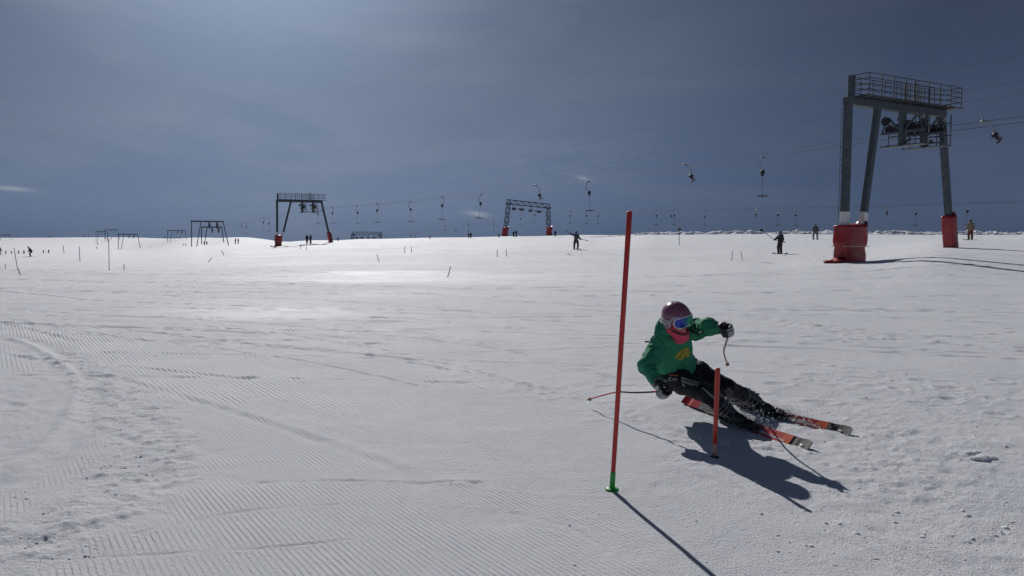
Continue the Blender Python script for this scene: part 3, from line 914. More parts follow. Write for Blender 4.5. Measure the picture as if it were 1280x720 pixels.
Lb = P(1054, 327, 42); Lb.z = gz(Lb.x, Lb.y)
Rb = P(1189, 307, 47); Rb.z = gz(Rb.x, Rb.y)
T1, L1t, R1t, C1 = t_tower(Lb, Rb, 8.78, 'tall near drag lift tower on red crash pads with railed catwalk at right', 'drag lift towers', leg2_foot=0.115)
Lb2 = P(346.5, 306, 143); Lb2.z = gz(Lb2.x, Lb2.y)
Rb2 = P(414, 303, 148); Rb2.z = gz(Rb2.x, Rb2.y)
T2, L2t, R2t, C2 = t_tower(Lb2, Rb2, 8.55, 'mid distance drag lift tower with two dark rope guides, left of centre', 'drag lift towers', leg2_foot=0.04, lean_r=1.7, pad_h=1.9)
Lb3 = P(239.5, 306.2, 215); Lb3.z = gz(Lb3.x, Lb3.y)
Rb3 = Lb3 + ACR * 9.6; Rb3.z = gz(Rb3.x, Rb3.y)
T3, L3t, R3t, C3 = t_tower(Lb3, Rb3, 6.6, 'drag lift tower without railings, third along the line, before the white knoll at left', 'drag lift towers', detail=False, rail=False, pads=False, white=False, leg_w=0.22, leg2_foot=0.13, lean_r=1.4)


def small_tower(px, py, d, wid, h, label, lean=0.6):
    b = P(px, py, d); b.z = gz(b.x, b.y)
    r = b + ACR * wid; r.z = gz(r.x, r.y)
    return t_tower(b, r, max(b.z, r.z) + h, label, 'drag lift towers', detail=False, rail=False, pads=False, white=False, leg_w=0.26, leg2_foot=0.12, lean_r=lean)


small_tower(209.5, 298, 430, 9.5, 4.6, 'tiny drag lift tower on the crest left of the tower before the knoll')
small_tower(148, 312, 376, 9.5, 6.4, 'low drag lift tower standing in the hollow below the far left crest', 1.2)
small_tower(120, 297, 560, 7.5, 7.3, 'tiny far lift tower on the left crest, left one of an overlapping pair')
small_tower(131, 297, 590, 10.0, 8.3, 'tiny far lift tower on the left crest, right one of an overlapping pair', 1.5)
small_tower(-2, 298, 600, 8.5, 4.0, 'tiny far lift tower on the crest cut by the left edge')
small_tower(252, 305.5, 262, 7.0, 5.0, 'small drag lift tower seen between the legs of the tower before the knoll')


def lattice_leg(m, a, b, w, ax, bays, mi=0):
    ch = []
    for i in (-1, 1):
        for j in (-1, 1):
            o = ax[0] * (i * w / 2) + ax[1] * (j * w / 2); ch.append((a + o, b + o)); m.bar(a + o, b + o, 0.11, 0.11, V(0, 0, 1) if abs((b - a).normalized().z) < 0.9 else V(1, 0, 0), mi)
    order = [0, 1, 3, 2]
    for k in range(bays):
        t0, t1 = k / bays, (k + 1) / bays
        for q in range(4):
            c, e = ch[order[q]], ch[order[(q + 1) % 4]]
            p, r = (c[0].lerp(c[1], t0), e[0].lerp(e[1], t1)) if (k + q) % 2 else (e[0].lerp(e[1], t0), c[0].lerp(c[1], t1))
            m.bar(p, r, 0.07, 0.07, V(0.3, 0.5, 0.2), mi)


def gantry(Lb, Rb, htop, label, pad=True):
    t = thing('lattice_lift_gantry', Lb, label, 'lift gantry', 'lattice lift gantries')
    ac = (Rb - Lb); ac.z = 0; ac.normalize(); al = V(-ac.y, ac.x, 0); up = V(0, 0, 1)
    top = max(Lb.z, Rb.z) + htop if htop < 50 else htop
    Lt = V(Lb.x, Lb.y, top) + ac * 1.0; Rt = V(Rb.x, Rb.y, top - (0.85 if pad else 0)) - ac * 0.35
    for a, b in ((Lb, Lt), (Rb, Rt)):
        m = MB(); lattice_leg(m, a - up * 0.3, b, 0.75, (ac, al), 8); o = m.build('leg', M['steel_dark'], t)
        if pad:
            q = MB(); pad_shape(q, a - up * 0.2, (ac, al), 1.25, 1.2, 2.2, 5, 0.08 if a is Lb else 0)
            q.build('crash_pad', M['pad'], o, smooth=True)
    m = MB(); lattice_leg(m, Lt - ac * 0.6, Rt + ac * 0.6, 0.95, (up, al), 13); m.build('lattice_beam', M['steel_dark'], t)
    for f, w in ((0.13, 0.9), (0.32, 1.8), (0.55, 0.9), (0.77, 2.0)):
        c = Lt.lerp(Rt, f) - up * 1.3; m = MB()
        m.bar(c - ac * w / 2, c + ac * w / 2, 0.24, 0.2); m.bar(c - al * 1.0 - up * 0.1, c + al * 1.0 - up * 0.1, 0.18, 0.18)
        for s in (-0.35, 0, 0.35): m.bar(c + ac * w * s, c + ac * w * s + up * 0.9, 0.06, 0.06)
        sheave_train(m, c - up * 0.25, al, 4, 0.2, 0.45)
        m.build('sheave_assembly', M['steel_dark'], t)
    return Lt.lerp(Rt, 0.5) - up * 1.5


g1 = P(631, 296, 182); g1.z = gz(g1.x, g1.y); g1r = P(686.5, 295, 187); g1r.z = gz(g1r.x, g1r.y)
CG1 = gantry(g1, g1r, 7.7, 'dark lattice lift gantry on two red padded legs on the central crest')
g2 = P(438, 300, 262); g2.z = gz(g2.x, g2.y); g2r = P(476.5, 300, 268); g2r.z = gz(g2r.x, g2r.y)
CG2 = gantry(g2, g2r, 53.6 - 50 if False else (3.75 - max(g2.z, g2r.z)), 'dark lattice gantry half hidden behind the crest left of centre', False)

# ------------------------------------------------------------------ ropes and T-bars
def rope_pts(a, b, sag, n=24):
    return [a.lerp(b, k / n) - V(0, 0, sag * 4 * (k / n) * (1 - k / n)) for k in range(n + 1)]


ROPES = {}


def rope(key, pts, r, label, group='steel ropes of the drag lifts'):
    m = MB(); m.tube(pts, r, 6); o = m.build('lift_rope', M['cable'], None, org=pts[0], smooth=True)
    tag(o, label, 'rope', group); ROPES[key] = pts


for s, nm in ((-1.0, 'left'), (1.0, 'right')):
    a = C1 + ACR * s - V(0, 0, 1.05); b = C2 + ACR * s - V(0, 0, 1.05); c = C3 + ACR * s - V(0, 0, 1.0)
    e = a - LIFT * 34 + V(0, 0, 0.9)
    d = c + LIFT * 170 - V(0, 0, 9)
    pts = rope_pts(e, a, 0.25, 12)[:-1] + rope_pts(a, b, 0.75)[:-1] + rope_pts(b, c, 0.5)[:-1] + rope_pts(c, d, 0.6)
    rope('1' + nm, pts, 0.014, 'steel haul rope through the %s rope guide of the tall tower' % ('left' if s < 0 else 'right'))
for s, nm in ((-2.6, 'left'), (2.4, 'right')):
    a = CG1 + ACR * s; e = a - LIFT * 168; e.z = 6.2; b = CG2 + ACR * s; d = b + LIFT * 60 - V(0, 0, 12)
    pts = rope_pts(e, a, 1.0)[:-1] + rope_pts(a, b, 0.8)[:-1] + rope_pts(b, d, 0.3)
    rope('2' + nm, pts, 0.018, 'steel haul rope of the lattice gantry lift, the %s one of its two' % ('nearer' if s < 0 else 'farther'))
# signal cables along the catwalk tops
for k, (q1, q2, f1) in enumerate(((L1t, L2t, 0.75), (R1t, R2t, 1.15), (R1t, R2t, 0.5))):
    a = q1 + V(0, 0, f1); b = q2 + V(0, 0, f1); e = a - LIFT * 34 + V(0, 0, 0.7)
    m = MB(); pts = rope_pts(e, a, 0.3, 10)[:-1] + rope_pts(a, b, 1.2)
    m.tube(pts, 0.006, 5); o = m.build('signal_cable', M['cable'], None, org=pts[0], smooth=True)
    tag(o, 'thin signal cable from the %s of the tall tower' % ('left end rail', 'top right rail', 'lower right rail')[k], 'cable', 'signal cables of the lift')


def rope_at(key, frac_px):
    """point of a rope on the given bearing"""
    pts = ROPES[key]; a = (frac_px - 640) / F
    for p, q in zip(pts[:-1], pts[1:]):
        fa, fb = p.x - a * p.y, q.x - a * q.y
        if fa * fb <= 0 and min(p.y, q.y) > 5: return p.lerp(q, fa / (fa - fb + 1e-9))
    return None


def tbar_proto(kind):
    t = thing('t_bar_hanger', (0, 0, 0), 'x', 't-bar', 'T-bars hanging from the lift ropes')
    m = MB()
    arm = catmull([(0, 0, 0.05), (0.10, 0, -0.10), (0.22, 0, -0.35), (0.22, 0, -0.62), (0.06, 0, -0.88)], 5)
    m.tube(arm, 0.032, 8); m.box((0, 0, 0.0), 0.22, 0.10, 0.14); m.build('curved_arm', M['steel_light'], t, smooth=True)
    m = MB(); c = V(0, 0, -0.98)
    m.tube([c - V(0, 0.08, 0), c + V(0, 0.08, 0)], 0.145, 18); m.tube([c - V(0, 0.13, 0), c + V(0, 0.13, 0)], 0.07, 12)
    m.box(c - V(0, 0, 0.20), 0.14, 0.12, 0.16)
    m.build('spring_drum', M['rubber'], t)
    zb = -2.45 if kind == 'down' else -1.20; bw = 1.0 if kind == 'down' else 0.45
    m = MB(); m.tube([c - V(0, 0, 0.2), V(0, 0, zb)], 0.013, 5); m.build('pull_rope', M['cable'], t)
    m = MB(); m.tube([V(0, 0, zb), V(0, 0, zb - 0.16)], 0.03, 8)
    m.tube(catmull([(-0.42 * bw, 0, zb - 0.10), (-0.30 * bw, 0, zb - 0.17), (0, 0, zb - 0.19), (0.30 * bw, 0, zb - 0.17), (0.42 * bw, 0, zb - 0.10)], 4), 0.045, 8)
    m.build('crossbar', M['wood_bar'], t, smooth=True)
    return t


def dup(t, loc, rot, label, scale=1.0):
    r = t.copy(); col.objects.link(r); r.location = loc; r.rotation_euler = rot; r.scale = (scale,) * 3; r['label'] = label
    for ch in list(t.children):
        c = ch.copy(); col.objects.link(c); c.parent = r
    return r


TB = dict(down=tbar_proto('down'), up=tbar_proto('up'))
tb_used = set()


def place_tbar(key, px, kind, tilt, yaw, label, sc=1.0):
    p = rope_at(key, px)
    if p is None: return
    rot = (0, R(tilt), R(yaw)); t = TB[kind]
    if kind not in tb_used:
        tb_used.add(kind); t.location = p; t.rotation_euler = rot; t.scale = (sc,) * 3; t['label'] = label
    else: dup(t, p, rot, label, sc)


ordw = ['first', 'second', 'third', 'fourth', 'fifth', 'sixth', 'seventh', 'eighth', 'ninth', 'tenth', 'eleventh', 'twelfth', 'thirteenth', 'fourteenth', 'fifteenth', 'sixteenth']
L1 = [(951, 'down', 0, 200, 'right'), (854, 'up', -32, 10, 'left'), (735, 'down', 4, 190, 'right'), (669, 'up', -24, 15, 'left'), (602, 'down', -6, 185, 'right'), (553, 'down', 0, 20, 'left'),
      (513.5, 'down', 2, 190, 'right'), (472, 'down', 0, 15, 'left'), (447.5, 'down', 2, 185, 'right'), (416, 'down', -3, 10, 'left'), (398.5, 'down', 0, 190, 'right')]
place_tbar('1left', 1222, 'up', -48, 10, 'T-bar with its drum swung out, just right of the tall near tower')
for i, (px, k, ti, ya, sd) in enumerate(L1):
    place_tbar('1' + sd, px, k, ti, ya, '%s T-bar on the near lift counting leftwards from the tall padded tower' % ordw[i])
for i, (px, sd) in enumerate(((337, 'right'), (330.5, 'left'), (309, 'right'), (303, 'left'))):
    place_tbar('1' + sd, px, 'down', 3 * i, 40 * i, 'tiny T-bar beyond the mid distance tower, %s one leftwards from it' % ordw[i])
L2 = [(1207, 'down', 'left'), (1143, 'down', 'right'), (1104, 'up', 'left'), (993, 'down', 'right'), (971, 'down', 'left'), (946, 'up', 'left'), (880, 'down', 'right'), (842, 'down', 'left'), (836, 'up', 'right'),
      (820, 'down', 'left'), (747, 'down', 'right'), (733, 'down', 'left'), (712.5, 'down', 'right')]
for i, (px, k, sd) in enumerate(L2):
    place_tbar('2' + sd, px, k, (-20 if k == 'up' else 0), 20 + 170 * (i % 2), '%s T-bar on the gantry lift counting from the right edge leftwards' % ordw[i])
L2b = [(668, 'left'), (651, 'right'), (617, 'right'), (586, 'left'), (570, 'right'), (557, 'left'), (519, 'right'), (514, 'left')]
for i, (px, sd) in enumerate(L2b):
    place_tbar('2' + sd, px, 'down', 3 * (i % 3), 60 * i, 'small T-bar behind the central gantry, %s one counting from its right leg leftwards' % ordw[i])

# ------------------------------------------------------------------ slalom poles
def near_gate():
    b = G0(765, 613); base = V(b[0], b[1], gz(*b)); top = P(787, 264, 4.86)
    t = thing('slalom_pole', base, 'tall red slalom pole with green base in the foreground, leaning slightly right', 'slalom pole')
    ax = (top - base).normalized()
    m = MB(); m.tube([base + ax * 0.125, base + ax * 0.2, base.lerp(top, 0.5), top - ax * 0.004, top], [0.0145, 0.0150, 0.0160, 0.0165, 0.013], 18); m.build('shaft', M['red_pole'], t, smooth=True)
    m = MB(); m.tube([base - ax * 0.05, base + ax * 0.115, base + ax * 0.127], [0.0175, 0.0170, 0.0155], 18); m.build('hinge_sleeve', M['green_base'], t, smooth=True)
    m = MB(); m.tube([base - ax * 0.004, base + ax * 0.010, base + ax * 0.016], [0.044, 0.043, 0.03], 20); m.build('base_collar', M['green_base'], t, smooth=True)
    b = G0(893, 572); base = V(b[0], b[1], gz(*b)); top = P(897.3, 460, b[1] - 0.03)
    t = thing('slalom_pole', base, 'short orange red stubby slalom pole standing in front of the racer', 'slalom pole')
    ax = (top - base).normalized(); ln = (top - base).length
    m = MB(); m.tube([base + ax * 0.11, base.lerp(top, 0.5), top - ax * 0.006, top], [0.0165, 0.0175, 0.0185, 0.015], 18); m.build('shaft', M['orange_pole'], t, smooth=True)
    m = MB(); m.tube([base + ax * 0.012, base + ax * 0.108], [0.0150, 0.0160], 16); m.build('worn_sleeve', M['pale_worn'], t, smooth=True)
    m = MB(); m.tube([base - ax * 0.03, base + ax * 0.014], [0.024, 0.021], 16); m.tube([base - ax * 0.005, base + ax * 0.008], 0.034, 16); m.build('foot', M['rubber'], t, smooth=True)


near_gate()

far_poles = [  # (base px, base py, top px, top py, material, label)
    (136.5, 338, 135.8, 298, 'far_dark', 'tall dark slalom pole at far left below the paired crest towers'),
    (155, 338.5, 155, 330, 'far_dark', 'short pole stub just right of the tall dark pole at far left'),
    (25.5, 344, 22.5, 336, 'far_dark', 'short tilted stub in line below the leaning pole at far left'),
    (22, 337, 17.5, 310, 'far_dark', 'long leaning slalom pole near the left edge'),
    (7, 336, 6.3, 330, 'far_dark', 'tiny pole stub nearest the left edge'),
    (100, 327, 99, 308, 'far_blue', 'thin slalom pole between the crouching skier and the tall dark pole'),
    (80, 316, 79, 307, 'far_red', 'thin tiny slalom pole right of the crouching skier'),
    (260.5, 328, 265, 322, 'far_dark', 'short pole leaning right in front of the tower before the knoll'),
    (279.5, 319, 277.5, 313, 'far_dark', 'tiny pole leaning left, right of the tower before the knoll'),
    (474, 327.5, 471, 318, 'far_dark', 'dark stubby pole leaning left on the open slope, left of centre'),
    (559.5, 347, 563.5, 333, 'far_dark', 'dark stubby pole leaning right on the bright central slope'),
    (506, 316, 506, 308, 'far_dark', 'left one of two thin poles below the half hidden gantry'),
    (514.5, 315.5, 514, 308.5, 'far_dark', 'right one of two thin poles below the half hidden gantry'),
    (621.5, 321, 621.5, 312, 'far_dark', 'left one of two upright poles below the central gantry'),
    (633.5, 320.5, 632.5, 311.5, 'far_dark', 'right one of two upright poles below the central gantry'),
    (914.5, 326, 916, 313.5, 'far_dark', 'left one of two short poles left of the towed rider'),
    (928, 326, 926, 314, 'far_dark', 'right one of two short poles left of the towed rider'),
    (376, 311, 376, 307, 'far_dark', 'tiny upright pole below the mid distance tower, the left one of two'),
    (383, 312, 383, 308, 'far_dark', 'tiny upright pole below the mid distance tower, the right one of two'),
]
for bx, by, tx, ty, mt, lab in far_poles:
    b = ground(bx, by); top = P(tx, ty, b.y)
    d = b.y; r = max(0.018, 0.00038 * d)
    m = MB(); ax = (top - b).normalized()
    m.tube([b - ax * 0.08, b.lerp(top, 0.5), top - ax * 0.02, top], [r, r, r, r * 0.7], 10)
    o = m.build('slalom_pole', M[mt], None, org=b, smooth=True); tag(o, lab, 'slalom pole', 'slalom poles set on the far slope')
# marker pole with a disc
b = ground(849, 306.5); top = P(849.3, 285, b.y)
t = thing('marker_pole', b, 'thin marker pole carrying a small grey disc, before the snow bank', 'marker pole')
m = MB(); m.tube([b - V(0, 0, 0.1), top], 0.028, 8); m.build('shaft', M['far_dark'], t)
m = MB(); c = top - V(0, 0, 0.12); m.tube([c + V(0, -0.03, 0), c + V(0, 0.01, 0)], 0.20, 20); m.build('disc', M['trousers_grey'], t)


# ------------------------------------------------------------------ people on the slope
def figure(pos, yaw, h, lean=0.0, arms=None, knees=0.06, spread=0.13, crouch=0.0):
    """joints of a standing figure; yaw = heading, 0 looks towards -Y"""
    f = V(math.sin(yaw), -math.cos(yaw), 0); s = V(math.cos(yaw), math.sin(yaw), 0); u = V(0, 0, 1); k = h / 1.72
    pos = Vector(pos); J = {}
    hipz = (0.90 - crouch * 0.35) * k
    hip = pos + u * hipz - f * (lean * 0.10 + crouch * 0.18)
    J['pel'] = hip
    for n, q in (('L', 1), ('R', -1)):
        J['an' + n] = pos + s * (q * spread * k) + u * 0.09 * k
        J['kn' + n] = pos + s * (q * (spread + 0.01) * k) + f * (knees + crouch * 0.18) * k + u * (0.48 - crouch * 0.06) * k
        J['hi' + n] = hip + s * (q * 0.09 * k)
        J['to' + n] = J['an' + n] + f * 0.14 * k - u * 0.05 * k
    td = (u + f * (lean + crouch * 0.9)).normalized()
    J['ch'] = hip + td * 0.33 * k; J['nk'] = hip + td * 0.53 * k; J['hd'] = J['nk'] + (td + u * 0.6).normalized() * 0.17 * k + f * 0.02
    for n, q in (('L', 1), ('R', -1)):
        J['sh' + n] = hip + td * 0.47 * k + s * (q * 0.19 * k)
        el, wr = (arms or {}).get(n, ((0.06, 0.0, -0.27), (0.12, 0.16, -0.42)))
        J['el' + n] = J['sh' + n] + (s * (q * el[0]) + f * el[1] + u * el[2]) * k
        J['wr' + n] = J['sh' + n] + (s * (q * wr[0]) + f * wr[1] + u * wr[2]) * k
    return J, f, s, k


def limb_set(m, J, k, grow, legs=True, arms=True, trunk=True, head=True, x=None):
    g = grow
    if trunk:
        m.capsule(J['pel'], J['ch'], 0.135 * k + g, 0.155 * k + g); m.capsule(J['ch'], J['nk'], 0.15 * k + g, 0.075 * k + g)
        m.capsule(J['shL'], J['shR'], 0.075 * k + g, 0.075 * k + g)
    for n in 'LR':
        if legs:
            m.capsule(J['hi' + n], J['kn' + n], 0.095 * k + g, 0.065 * k + g); m.capsule(J['kn' + n], J['an' + n], 0.064 * k + g, 0.05 * k + g)
        if arms:
            m.capsule(J['sh' + n], J['el' + n], 0.058 * k + g, 0.046 * k + g); m.capsule(J['el' + n], J['wr' + n], 0.046 * k + g, 0.036 * k + g)
    if head:
        m.capsule(J['nk'], J['hd'], 0.05 * k, 0.06 * k); m.ell(J['hd'], 0.085 * k, 0.10 * k, 0.12 * k)


def rider(pos, yaw, h, label, jacket, trousers, hat='jacket_dark', lean=0.0, arms=None, skis='ski', vox=0.03, pack=None, crouch=0.0, spread=0.13, knees=0.06, group=None):
    J, f, s, k = figure(pos, yaw, h, lean, arms, knees, spread, crouch)
    t = thing('person', pos, label, 'person', group)
    m = MB(); limb_set(m, J, k, 0.0)
    for n in 'LR': m.ell(J['wr' + n] + (J['wr' + n] - J['el' + n]).normalized() * 0.07, 0.045, 0.045, 0.05)
    for n in 'LR': m.capsule(J['an' + n], J['to' + n], 0.05 * k, 0.04 * k)
    m.fused('body', M['skin'], t, voxel=vox * 0.8, it=2)
    m = MB(); limb_set(m, J, k, 0.040, legs=False, head=False); m.fused('jacket', M[jacket], t, voxel=vox, it=2, wr=0.01)
    m = MB(); limb_set(m, J, k, 0.034, arms=False, trunk=False, head=False); m.capsule(J['pel'], J['pel'] + V(0, 0, 0.08), 0.15 * k, 0.13 * k); m.fused('trousers', M[trousers], t, voxel=vox, it=2, wr=0.008)
    m = MB(); m.ell(J['hd'] + V(0, 0, 0.035 * k), 0.115 * k, 0.13 * k, 0.115 * k); m.fused('helmet', M[hat], t, voxel=vox * 0.7, it=1)
    for n in 'LR':
        m = MB(); m.capsule(J['an' + n] + V(0, 0, 0.20 * k), J['an' + n] - V(0, 0, 0.03), 0.075 * k, 0.07 * k); m.capsule(J['an' + n] - V(0, 0, 0.03), J['to' + n], 0.065 * k, 0.055 * k)
        m.fused('boot', M['boot'], t, voxel=vox * 0.8, it=1)
        if skis == 'ski':
            m = MB(); c = J['an' + n] - V(0, 0, 0.085 * k)
            m.box(c + f * 0.05, 0.09, 1.5, 0.025, (s, f, V(0, 0, 1))); m.bar(c + f * 0.78, c + f * 0.98 + V(0, 0, 0.09), 0.09, 0.022, V(0, 0, 1)); m.build('ski', M['ski_black'], t)
    if skis == 'board':
        m = MB(); c = (J['anL'] + J['anR']) / 2 - V(0, 0, 0.085 * k)
        m.box(c, 1.25, 0.27, 0.025, (s, f, V(0, 0, 1)))
        for q in (-1, 1): m.bar(c + s * q * 0.62, c + s * q * 0.80 + V(0, 0, 0.08), 0.25, 0.022, V(0, 0, 1))
        m.build('snowboard', M['ski_black'], t)
    if pack:
        m = MB(); m.ell(J['ch'] - f * 0.2, 0.17, 0.17, 0.26); m.fused('backpack', M[pack], t, voxel=vox, it=2)
    return t, J, f, s


def stand(px, py):
    b = ground(px, py); return b


# skier in the middle distance, one arm raised with a pole
p = stand(720, 312)
arm = {'R': ((0.2, 0.0, 0.05), (0.42, 0.05, 0.16)), 'L': ((0.10, 0.0, -0.26), (0.24, 0.12, -0.38))}
t, J, f, s = rider(p, R(10), 1.72, 'distant skier in grey jacket with one arm raised, standing beyond the tall red pole', 'jacket_grey', 'jacket_dark', arms=arm, spread=0.17)
def stick(a, b, lab, r=0.018, mat='rubber'):
    m = MB(); m.tube([a, b], r, 6); d = (b - a).normalized(); m.tube([b - d * 0.10, b - d * 0.07], 0.05, 8)
    o = m.build('ski_pole', M[mat], None, org=a); tag(o, lab, 'ski pole')
stick(J['wrR'] + s * -0.0, J['wrR'] - s * 0.42 + V(0, 0, 0.28), 'ski pole held up by the distant grey jacket skier', 0.025)
stick(J['wrL'], J['wrL'] + s * 0.75 - V(0, 0, 0.16), 'ski pole held out sideways by the distant grey jacket skier', 0.025)
# rider being towed
p = stand(975, 317.5)
arm = {'R': ((0.03, 0.20, -0.20), (0.0, 0.40, -0.30)), 'L': ((0.05, -0.05, -0.27), (0.05, 0.05, -0.48))}
t, J, f, s = rider(p, R(-70), 1.74, 'dark clad snowboarder being towed uphill, left of the red tower pad', 'jacket_dark', 'jacket_dark', arms=arm, skis='board', lean=-0.04, spread=0.15)
m = MB(); a = J['wrR'] + f * 0.02; e = a + V(-0.95, 0.15, 0.72); m.tube([a, e], 0.022, 6); m.ell(e, 0.13, 0.08, 0.10); m.tube([J['pel'] - f * 0.22 - s * 0.3, J['pel'] - f * 0.22 + s * 0.3], 0.04, 8)
m.tube([J['pel'] - f * 0.22, a], 0.022, 6)
o = m.build('tow_bar', M['rubber'], None, org=a); tag(o, 'dark tow bar held by the snowboarder left of the red tower pad', 'tow bar')
p = stand(1019, 299.5)
rider(p, R(-15), 1.74, 'skier in light trousers before the snow bank, between the towed rider and the tower', 'jacket_grey', 'trousers_grey', hat='jacket_blue', spread=0.2)
p = stand(1213, 300)
rider(p, R(-55), 1.74, 'person in tan jacket and rust trousers with green backpack by right tower leg', 'jacket_tan', 'trousers_red', pack='pack_green', hat='pack_green', lean=0.08)
p = stand(38.5, 321)
rider(p, R(-60), 1.72, 'bent over skier in dark clothes on the slope at far left', 'jacket_dark', 'jacket_dark', lean=0.3, crouch=0.35, spread=0.2, group=None)
p = stand(-1, 318.5)
rider(p, R(60), 1.72, 'crouching skier in dark clothes cut by the left edge', 'jacket_dark', 'jacket_dark', lean=0.3, crouch=0.5)

tiny = [  # px, py feet, height px, jacket, label
    (384, 305, 12, 'jacket_dark', 'left one of two dark figures standing under the mid distance tower'),
    (388.5, 305, 12, 'jacket_blue', 'right one of two dark figures standing under the mid distance tower'),
    (642, 296.4, 8, 'jacket_blue', 'left one of two dark figures between the legs of the central gantry'),
    (645.5, 296.4, 9, 'jacket_dark', 'right one of two dark figures between the legs of the central gantry'),
    (694, 296, 8, 'jacket_blue', 'small dark figure just right of the central gantry'),
    (623.5, 297, 3, 'jacket_dark', 'tiny dark figure just left of the central gantry'),
    (586, 297.6, 7, 'jacket_dark', 'left one of a tiny pair on the crest left of the central gantry'),
    (588.5, 297.6, 7, 'jacket_dark', 'right one of a tiny pair on the crest left of the central gantry'),
    (537.5, 299, 4, 'jacket_dark', 'tiny lone figure on the crest right of the half hidden gantry'),
    (422.5, 301, 5, 'jacket_dark', 'tiny figure on the crest right of the mid distance tower'),
    (294.5, 305, 9, 'jacket_dark', 'left one of two dark figures right of the tower before the knoll'),
    (298, 305, 9, 'jacket_dark', 'right one of two dark figures right of the tower before the knoll'),
    (255.5, 306.4, 5, 'jacket_dark', 'left one of two tiny figures beneath the tower before the knoll'),
    (258.5, 306.4, 5, 'jacket_blue', 'right one of two tiny figures beneath the tower before the knoll'),
    (229, 307.5, 3.5, 'jacket_dark', 'left one of two tiny low figures left of the tower before the knoll'),
    (232.5, 307.5, 3, 'jacket_dark', 'right one of two tiny low figures left of the tower before the knoll'),
    (132, 299, 5, 'jacket_dark', 'tiny figure on the left crest under the paired towers'),
    (139, 299.5, 4, 'jacket_red', 'tiny figure on the left crest right of the tall dark pole'),
    (61.5, 297.2, 3, 'jacket_dark', 'left one of two specks of people on the far left crest'),
    (65, 297.2, 3, 'jacket_dark', 'right one of two specks of people on the far left crest'),
    (104, 297, 3, 'jacket_dark', 'left one of three specks of people left of the paired crest towers'),
    (107.5, 297, 3, 'jacket_dark', 'middle one of three specks of people left of the paired crest towers'),
    (111, 297, 3, 'jacket_dark', 'right one of three specks of people left of the paired crest towers'),
    (23, 297.4, 4, 'jacket_dark', 'lone speck of a person on the crest near the left edge'),
    (7.5, 318, 4, 'jacket_dark', 'tiny sitting figure nearest the left edge on the far slope'),
    (14.5, 317.8, 3, 'jacket_dark', 'second tiny sitting figure from the left edge on the far slope'),
    (23.5, 317.6, 3.5, 'jacket_red', 'third tiny sitting figure from the left edge on the far slope'),
    (30, 317.6, 3, 'jacket_dark', 'tiny sitting figure just left of the bent over skier'),
    (54.5, 316.8, 3, 'jacket_dark', 'tiny sitting figure right of the bent over skier, the left of two'),
    (61, 316.4, 3, 'jacket_dark', 'tiny sitting figure right of the bent over skier, the right of two'),
    (122, 306, 3, 'jacket_red', 'upper one of two specks of people below the paired crest towers'),
    (121, 311, 3, 'jacket_dark', 'lower one of two specks of people below the paired crest towers'),
    (206, 298.3, 3, 'jacket_dark', 'left one of three specks beneath the tiny tower left of the knoll'),
    (218, 298.3, 3, 'jacket_dark', 'middle one of three specks beneath the tiny tower left of the knoll'),
    (225, 298.3, 3.5, 'jacket_dark', 'right one of three specks beneath the tiny tower left of the knoll'),
]
for i, (px, py, hp, jk, lab) in enumerate(tiny):
    b = ground(px, py); h = min(1.8, max(0.8, hp / F * b.y))
    J, f, s, k = figure(b, R(random.uniform(-60, 60)), h, 0.05)
    m = MB(); limb_set(m, J, k, 0.03)
    for n in 'LR': m.capsule(J['an' + n], J['to' + n], 0.06 * k, 0.05 * k)
    o = m.fused('person', [M[jk], M['jacket_dark']], None, org=b, voxel=0.05, it=1)
    for q in o.data.polygons: q.material_index = 0 if 0.45 * h < q.center.z < 0.85 * h else 1
    tag(o, lab, 'person', 'distant people on the slope')

# ------------------------------------------------------------------ the racer
UP = V(0, 0, 1)


def axis_frame(x, up):
    x = x.normalized(); z = (up - x * up.dot(x)).normalized(); y = z.cross(x)
    return x, y, z


# --- skis: local x from tail to tip, y to the skier's left, z out of the top sheet
def ski_width(t, Ln):
    q = t / Ln
    base = 0.068 + 0.050 * max(0, (q - 0.45) / 0.47) ** 2 if q > 0.45 else 0.068 + 0.034 * ((0.45 - q) / 0.45) ** 2
    base *= 1.45
    if q > 0.94: base *= math.sqrt(max(0.0, 1 - ((q - 0.94) / 0.063) ** 2)) * 0.45 + 0.55
    if q < 0.02: base *= 0.9
    return base


def ski_profile(t, Ln):
    z = -0.022 * math.sin(math.pi * min(1, max(0, t / (Ln - 0.16))))          # pressed into a bow
    if t > Ln - 0.17: z += 0.030 * ((t - Ln + 0.17) / 0.17) ** 1.8
    if t < 0.05: z += 0.012 * ((0.05 - t) / 0.05) ** 2
    return z


